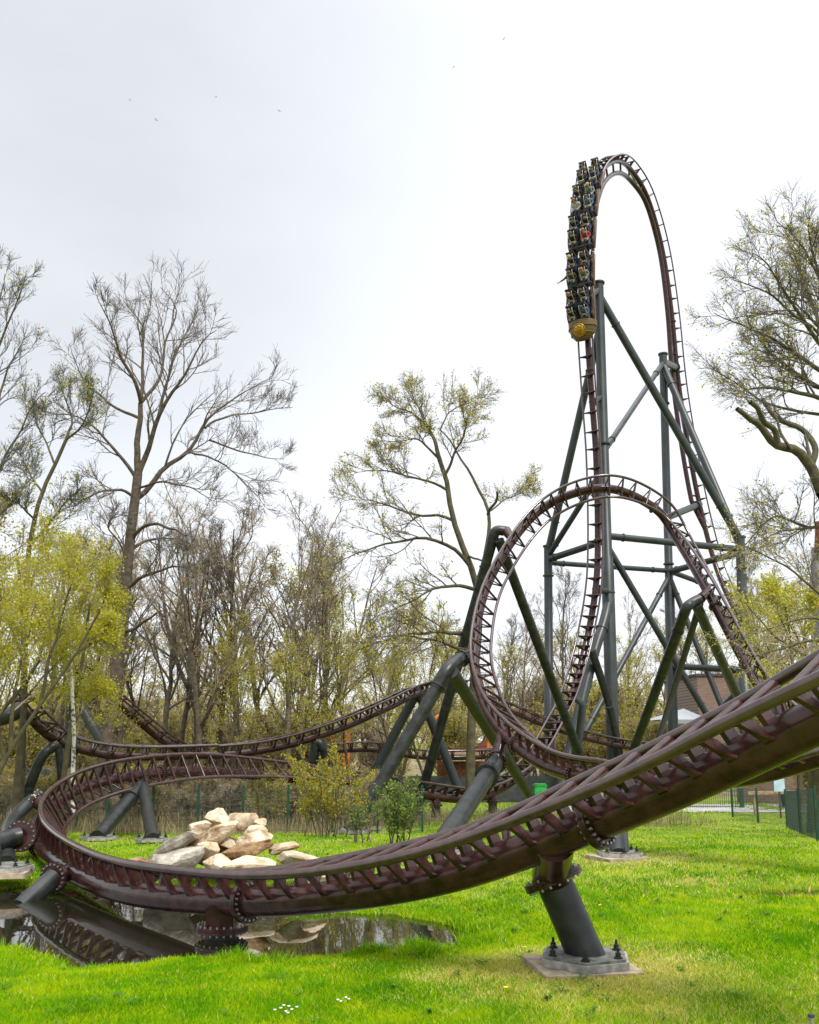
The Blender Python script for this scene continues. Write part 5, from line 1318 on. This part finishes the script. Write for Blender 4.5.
def noise2(x, y, s, seed):
    r_ = np.random.default_rng(seed); v = 0
    for k in range(6):
        a = r_.uniform(0, 6.28); f_ = s * r_.uniform(.6, 1.8); v = v + np.sin((x * math.cos(a) + y * math.sin(a)) * f_ + r_.uniform(0, 6.28))
    return v / 6
keep = np.ones(n, bool); sdp = np.empty(n)
for i in range(0, n, 60000):
    q = P[i:i + 60000]; sdp[i:i + 60000] = np.minimum(sdf(q, pond_xy) + .16 * np.sin(q[:, 0] * 2.7 + .6) * np.sin(q[:, 1] * 2.3) + .09 * np.sin(q[:, 0] * 6.3 + q[:, 1] * 4.1), sdf(q, pud_xy) + .25 + .2 * noise2(q[:, 0], q[:, 1], 5, 3))
keep &= sdp > -.16 + rg.uniform(0, .22, n) * (sdp < .3)
FEET = [(gp(585, 953, .11), .55), (gp(619.5, 858), .6)]
dry = np.zeros(n)
for f_, r_ in FEET:
    dd = np.hypot((X - f_[0]) / 1.0, (d - f_[1]) / 1.0); keep &= dd > r_ * (.92 + .55 * rg.uniform(0, 1, n) ** 1.5 * (1 + noise2(X, d, 4, 21)))
    dry = np.maximum(dry, np.clip(1.15 - (dd - r_ + .35 * noise2(X, d, 3, 8)) / 1.5, 0, 1))
for cx_, cy_, ra_ in ((650, 968, 1.5), (560, 985, 1.2), (470, 965, 1.2), (690, 880, 1.0), (760, 815, 1.5), (500, 990, .6), (640, 1010, .5), (120, 832, 1.2)):
    g = gp(cx_, cy_); dd = np.hypot((X - g[0]), (d - g[1]) * 1.2); dry = np.maximum(dry, .85 * np.clip(1 - (dd + .4 * noise2(X, d, 3.5, 9)) / ra_, 0, 1))
n1 = noise2(X, d, 1.6, 5); n2_ = noise2(X, d, 5.5, 6); n3 = noise2(X, d, .5, 14)
keep &= ~((d > 35) & (X < -1)) & (d < 60)
u_ = rg.uniform(0, 1, n)
mi = np.where(u_ < dry * .74, 2, np.where(rg.uniform(-1, 1, n) < -.30 + n1 * 1.3 + n2_ * .7, 1, 0))
mi = np.where((mi == 0) & (rg.uniform(0, 1, n) < np.clip(.11 + .35 * n3 + .12 * n2_, .03, .4)), 2, mi)
hgt = (.05 + .035 * rg.uniform(0, 1, n) ** 1.5 + .03 * np.clip(n1 + .6 * n2_, 0, 1)) * (1 - .40 * dry) * (1 + .0 * d)
hgt = np.where(sdp < .45, hgt * (1.3 + 1.5 * np.clip(n1 + n2_, 0, 1)), hgt) + np.clip(.02 - sdp, 0, .2) * .45
X, d, hgt, mi, dry = (a_[keep] for a_ in (X, d, hgt, mi, dry)); n = len(X)
Z = np.empty(n)
for i in range(0, n, 60000): Z[i:i + 60000] = ground_z(X[i:i + 60000], d[i:i + 60000])
wv = np.maximum(.0035, .00042 * d) * rg.uniform(.7, 1.4, n); a = rg.uniform(0, 6.28, n); ln_ = rg.normal(size=(n, 2)) * .45 * hgt[:, None]
u = np.stack([np.cos(a) * wv, np.sin(a) * wv, 0 * a], -1); p0 = np.stack([X, d, Z - .008], -1)
mid = p0 + np.stack([ln_[:, 0] * .35, ln_[:, 1] * .35, hgt * .6], -1); tip = p0 + np.stack([ln_[:, 0], ln_[:, 1], hgt], -1)
mb = MB()
for k in range(3):
    s_ = mi == k; V = np.stack([p0[s_] - u[s_], p0[s_] + u[s_], mid[s_] + u[s_] * .75, mid[s_] - u[s_] * .75, tip[s_]], 1)
    k5 = np.arange(s_.sum())[:, None] * 5; mb.add(V, k5 + np.array([[0, 1, 2, 3]]), k5 + np.array([[3, 2, 4]]), mat=k)
mb.build('grass', [M['grass'], M['grass_deep'], M['grass_dry']], kind='stuff')
mb = MB()
wc = np.stack([rg.uniform(-5.5, 7.5, 230), rg.uniform(9.2, 24, 230)], 1)
wc = np.vstack([wc, np.array([gp(x, y)[:2] for x, y in ((560, 990), (575, 984), (590, 996), (606, 1002), (548, 1000), (690, 990), (740, 1000), (300, 985), (130, 1000), (60, 1010), (430, 1010))])])
wc = wc[(sdf(wc, pond_xy) > .5) & (sdf(wc, pud_xy) > .2)]
for c_ in wc:
    k = rg.integers(10, 34); r_ = rg.uniform(.05, .16); th = rg.uniform(0, 6.28, k); rr_ = r_ * rg.uniform(.15, 1, k)
    q = np.stack([c_[0] + rr_ * np.cos(th), c_[1] + rr_ * np.sin(th), 0 * th], 1); q[:, 2] = ground_z(q[:, 0], q[:, 1]) + rg.uniform(.03, .085, k)
    dr = np.stack([np.cos(th), np.sin(th), rg.uniform(.1, .7, k)], 1) * rg.uniform(.018, .04, (k, 1)); sdv = np.stack([-np.sin(th), np.cos(th), 0 * th], 1) * rg.uniform(.008, .016, (k, 1))
    mb.add(np.stack([q - dr, q + sdv, q + dr, q - sdv], 1), np.arange(k * 4).reshape(-1, 4), smooth=False)
M['weed'] = mat('weed_leaf', (.05, .15, .012), .6, trans=.3, scale=3, col2=(.10, .22, .02), spec=.15)
mb.build('weeds', M['weed'], kind='stuff')
mb = MB()
k = 420; q = np.stack([rg.uniform(-11, 1.2, k), rg.uniform(11, 20, k)], 1); q = q[(sdf(q, pond_xy) < .15) & (sdf(q, pond_xy) > -.9)]; k = len(q)
th = rg.uniform(0, 6.28, k); ln2 = rg.uniform(.012, .05, k)[:, None]; c3 = np.column_stack([q, np.full(k, POND_Z + .004)])
e1 = np.stack([np.cos(th), np.sin(th), 0 * th], 1) * ln2; e2 = np.stack([-np.sin(th), np.cos(th), 0 * th], 1) * ln2 * .4
mb.add(np.stack([c3 - e1, c3 + e2, c3 + e1, c3 - e2], 1), np.arange(k * 4).reshape(-1, 4), smooth=False)
mb.build('floating_leaves', M['leaf_dry'], kind='stuff')
# daisies and dandelions
M['petal'] = mat('white_petal', (.75, .75, .72), .6, var=.05); M['yellow'] = mat('dandelion', (.75, .55, .02), .6, var=.1)
def flowers(name, kind_m, spots, r, lab_fn, group):
    for k, (x, y) in enumerate(spots):
        g = gp(x, y); g[2] = float(ground_z(g[0], g[1])) + .08
        mb = MB(); j = 9
        V = [g + (0, 0, .008)] + [g + np.array([math.cos(a_) * r * (1 if i % 2 else .7), math.sin(a_) * r * (1 if i % 2 else .7), -.004 + .012 * (i % 2)]) for i, a_ in enumerate(np.linspace(0, 2 * math.pi, 2 * j, endpoint=False))]
        mb.add(np.array(V), T=[(0, 1 + i, 1 + (i + 1) % (2 * j)) for i in range(2 * j)], smooth=False)
        root = mb.build(name, kind_m, label=lab_fn(k), cat='flower', group=group)
        st = MB(); cyl(st, g - (0, 0, .1), g - (0, 0, .002), .004, 5); st.build('stem', M['grass'], root)
daisy = [(281, 1004), (286, 1008), (289, 1002), (292, 1006), (297, 1003), (275, 1006), (284, 1001), (288, 1010), (338, 996), (346, 994), (341, 998), (349, 996)]
flowers('daisy', M['petal'], daisy, .017, lambda k: 'white daisy in the small cluster low in the near grass' if k < 8 else 'white daisy in the pair of clumps right of the main cluster', 'daisies in the near lawn')
flowers('dandelion', M['yellow'], [(525, 939), (506, 990), (600, 905), (677, 887)], .03, lambda k: ['yellow dandelion left of the near post base', 'yellow dandelion below the near post base', 'yellow dandelion behind the near post base', 'yellow dandelion alone on the middle lawn'][k], 'dandelions in the lawn')
# marker peg at the lower right
g = gp(812, 1028)
root = thing('marker_peg', g, 'short grey marker peg in the grass at the lower right corner', 'peg')
mb = MB(); cyl(mb, g + (0, 0, -.05), g + (0, 0, .10), .022, 8); mb.build('stake', M['concrete'], root)
mb = MB(); cyl(mb, g + (0, 0, .10), g + (0, 0, .125), .032, 10); mb.build('cap', M['dark'], root)
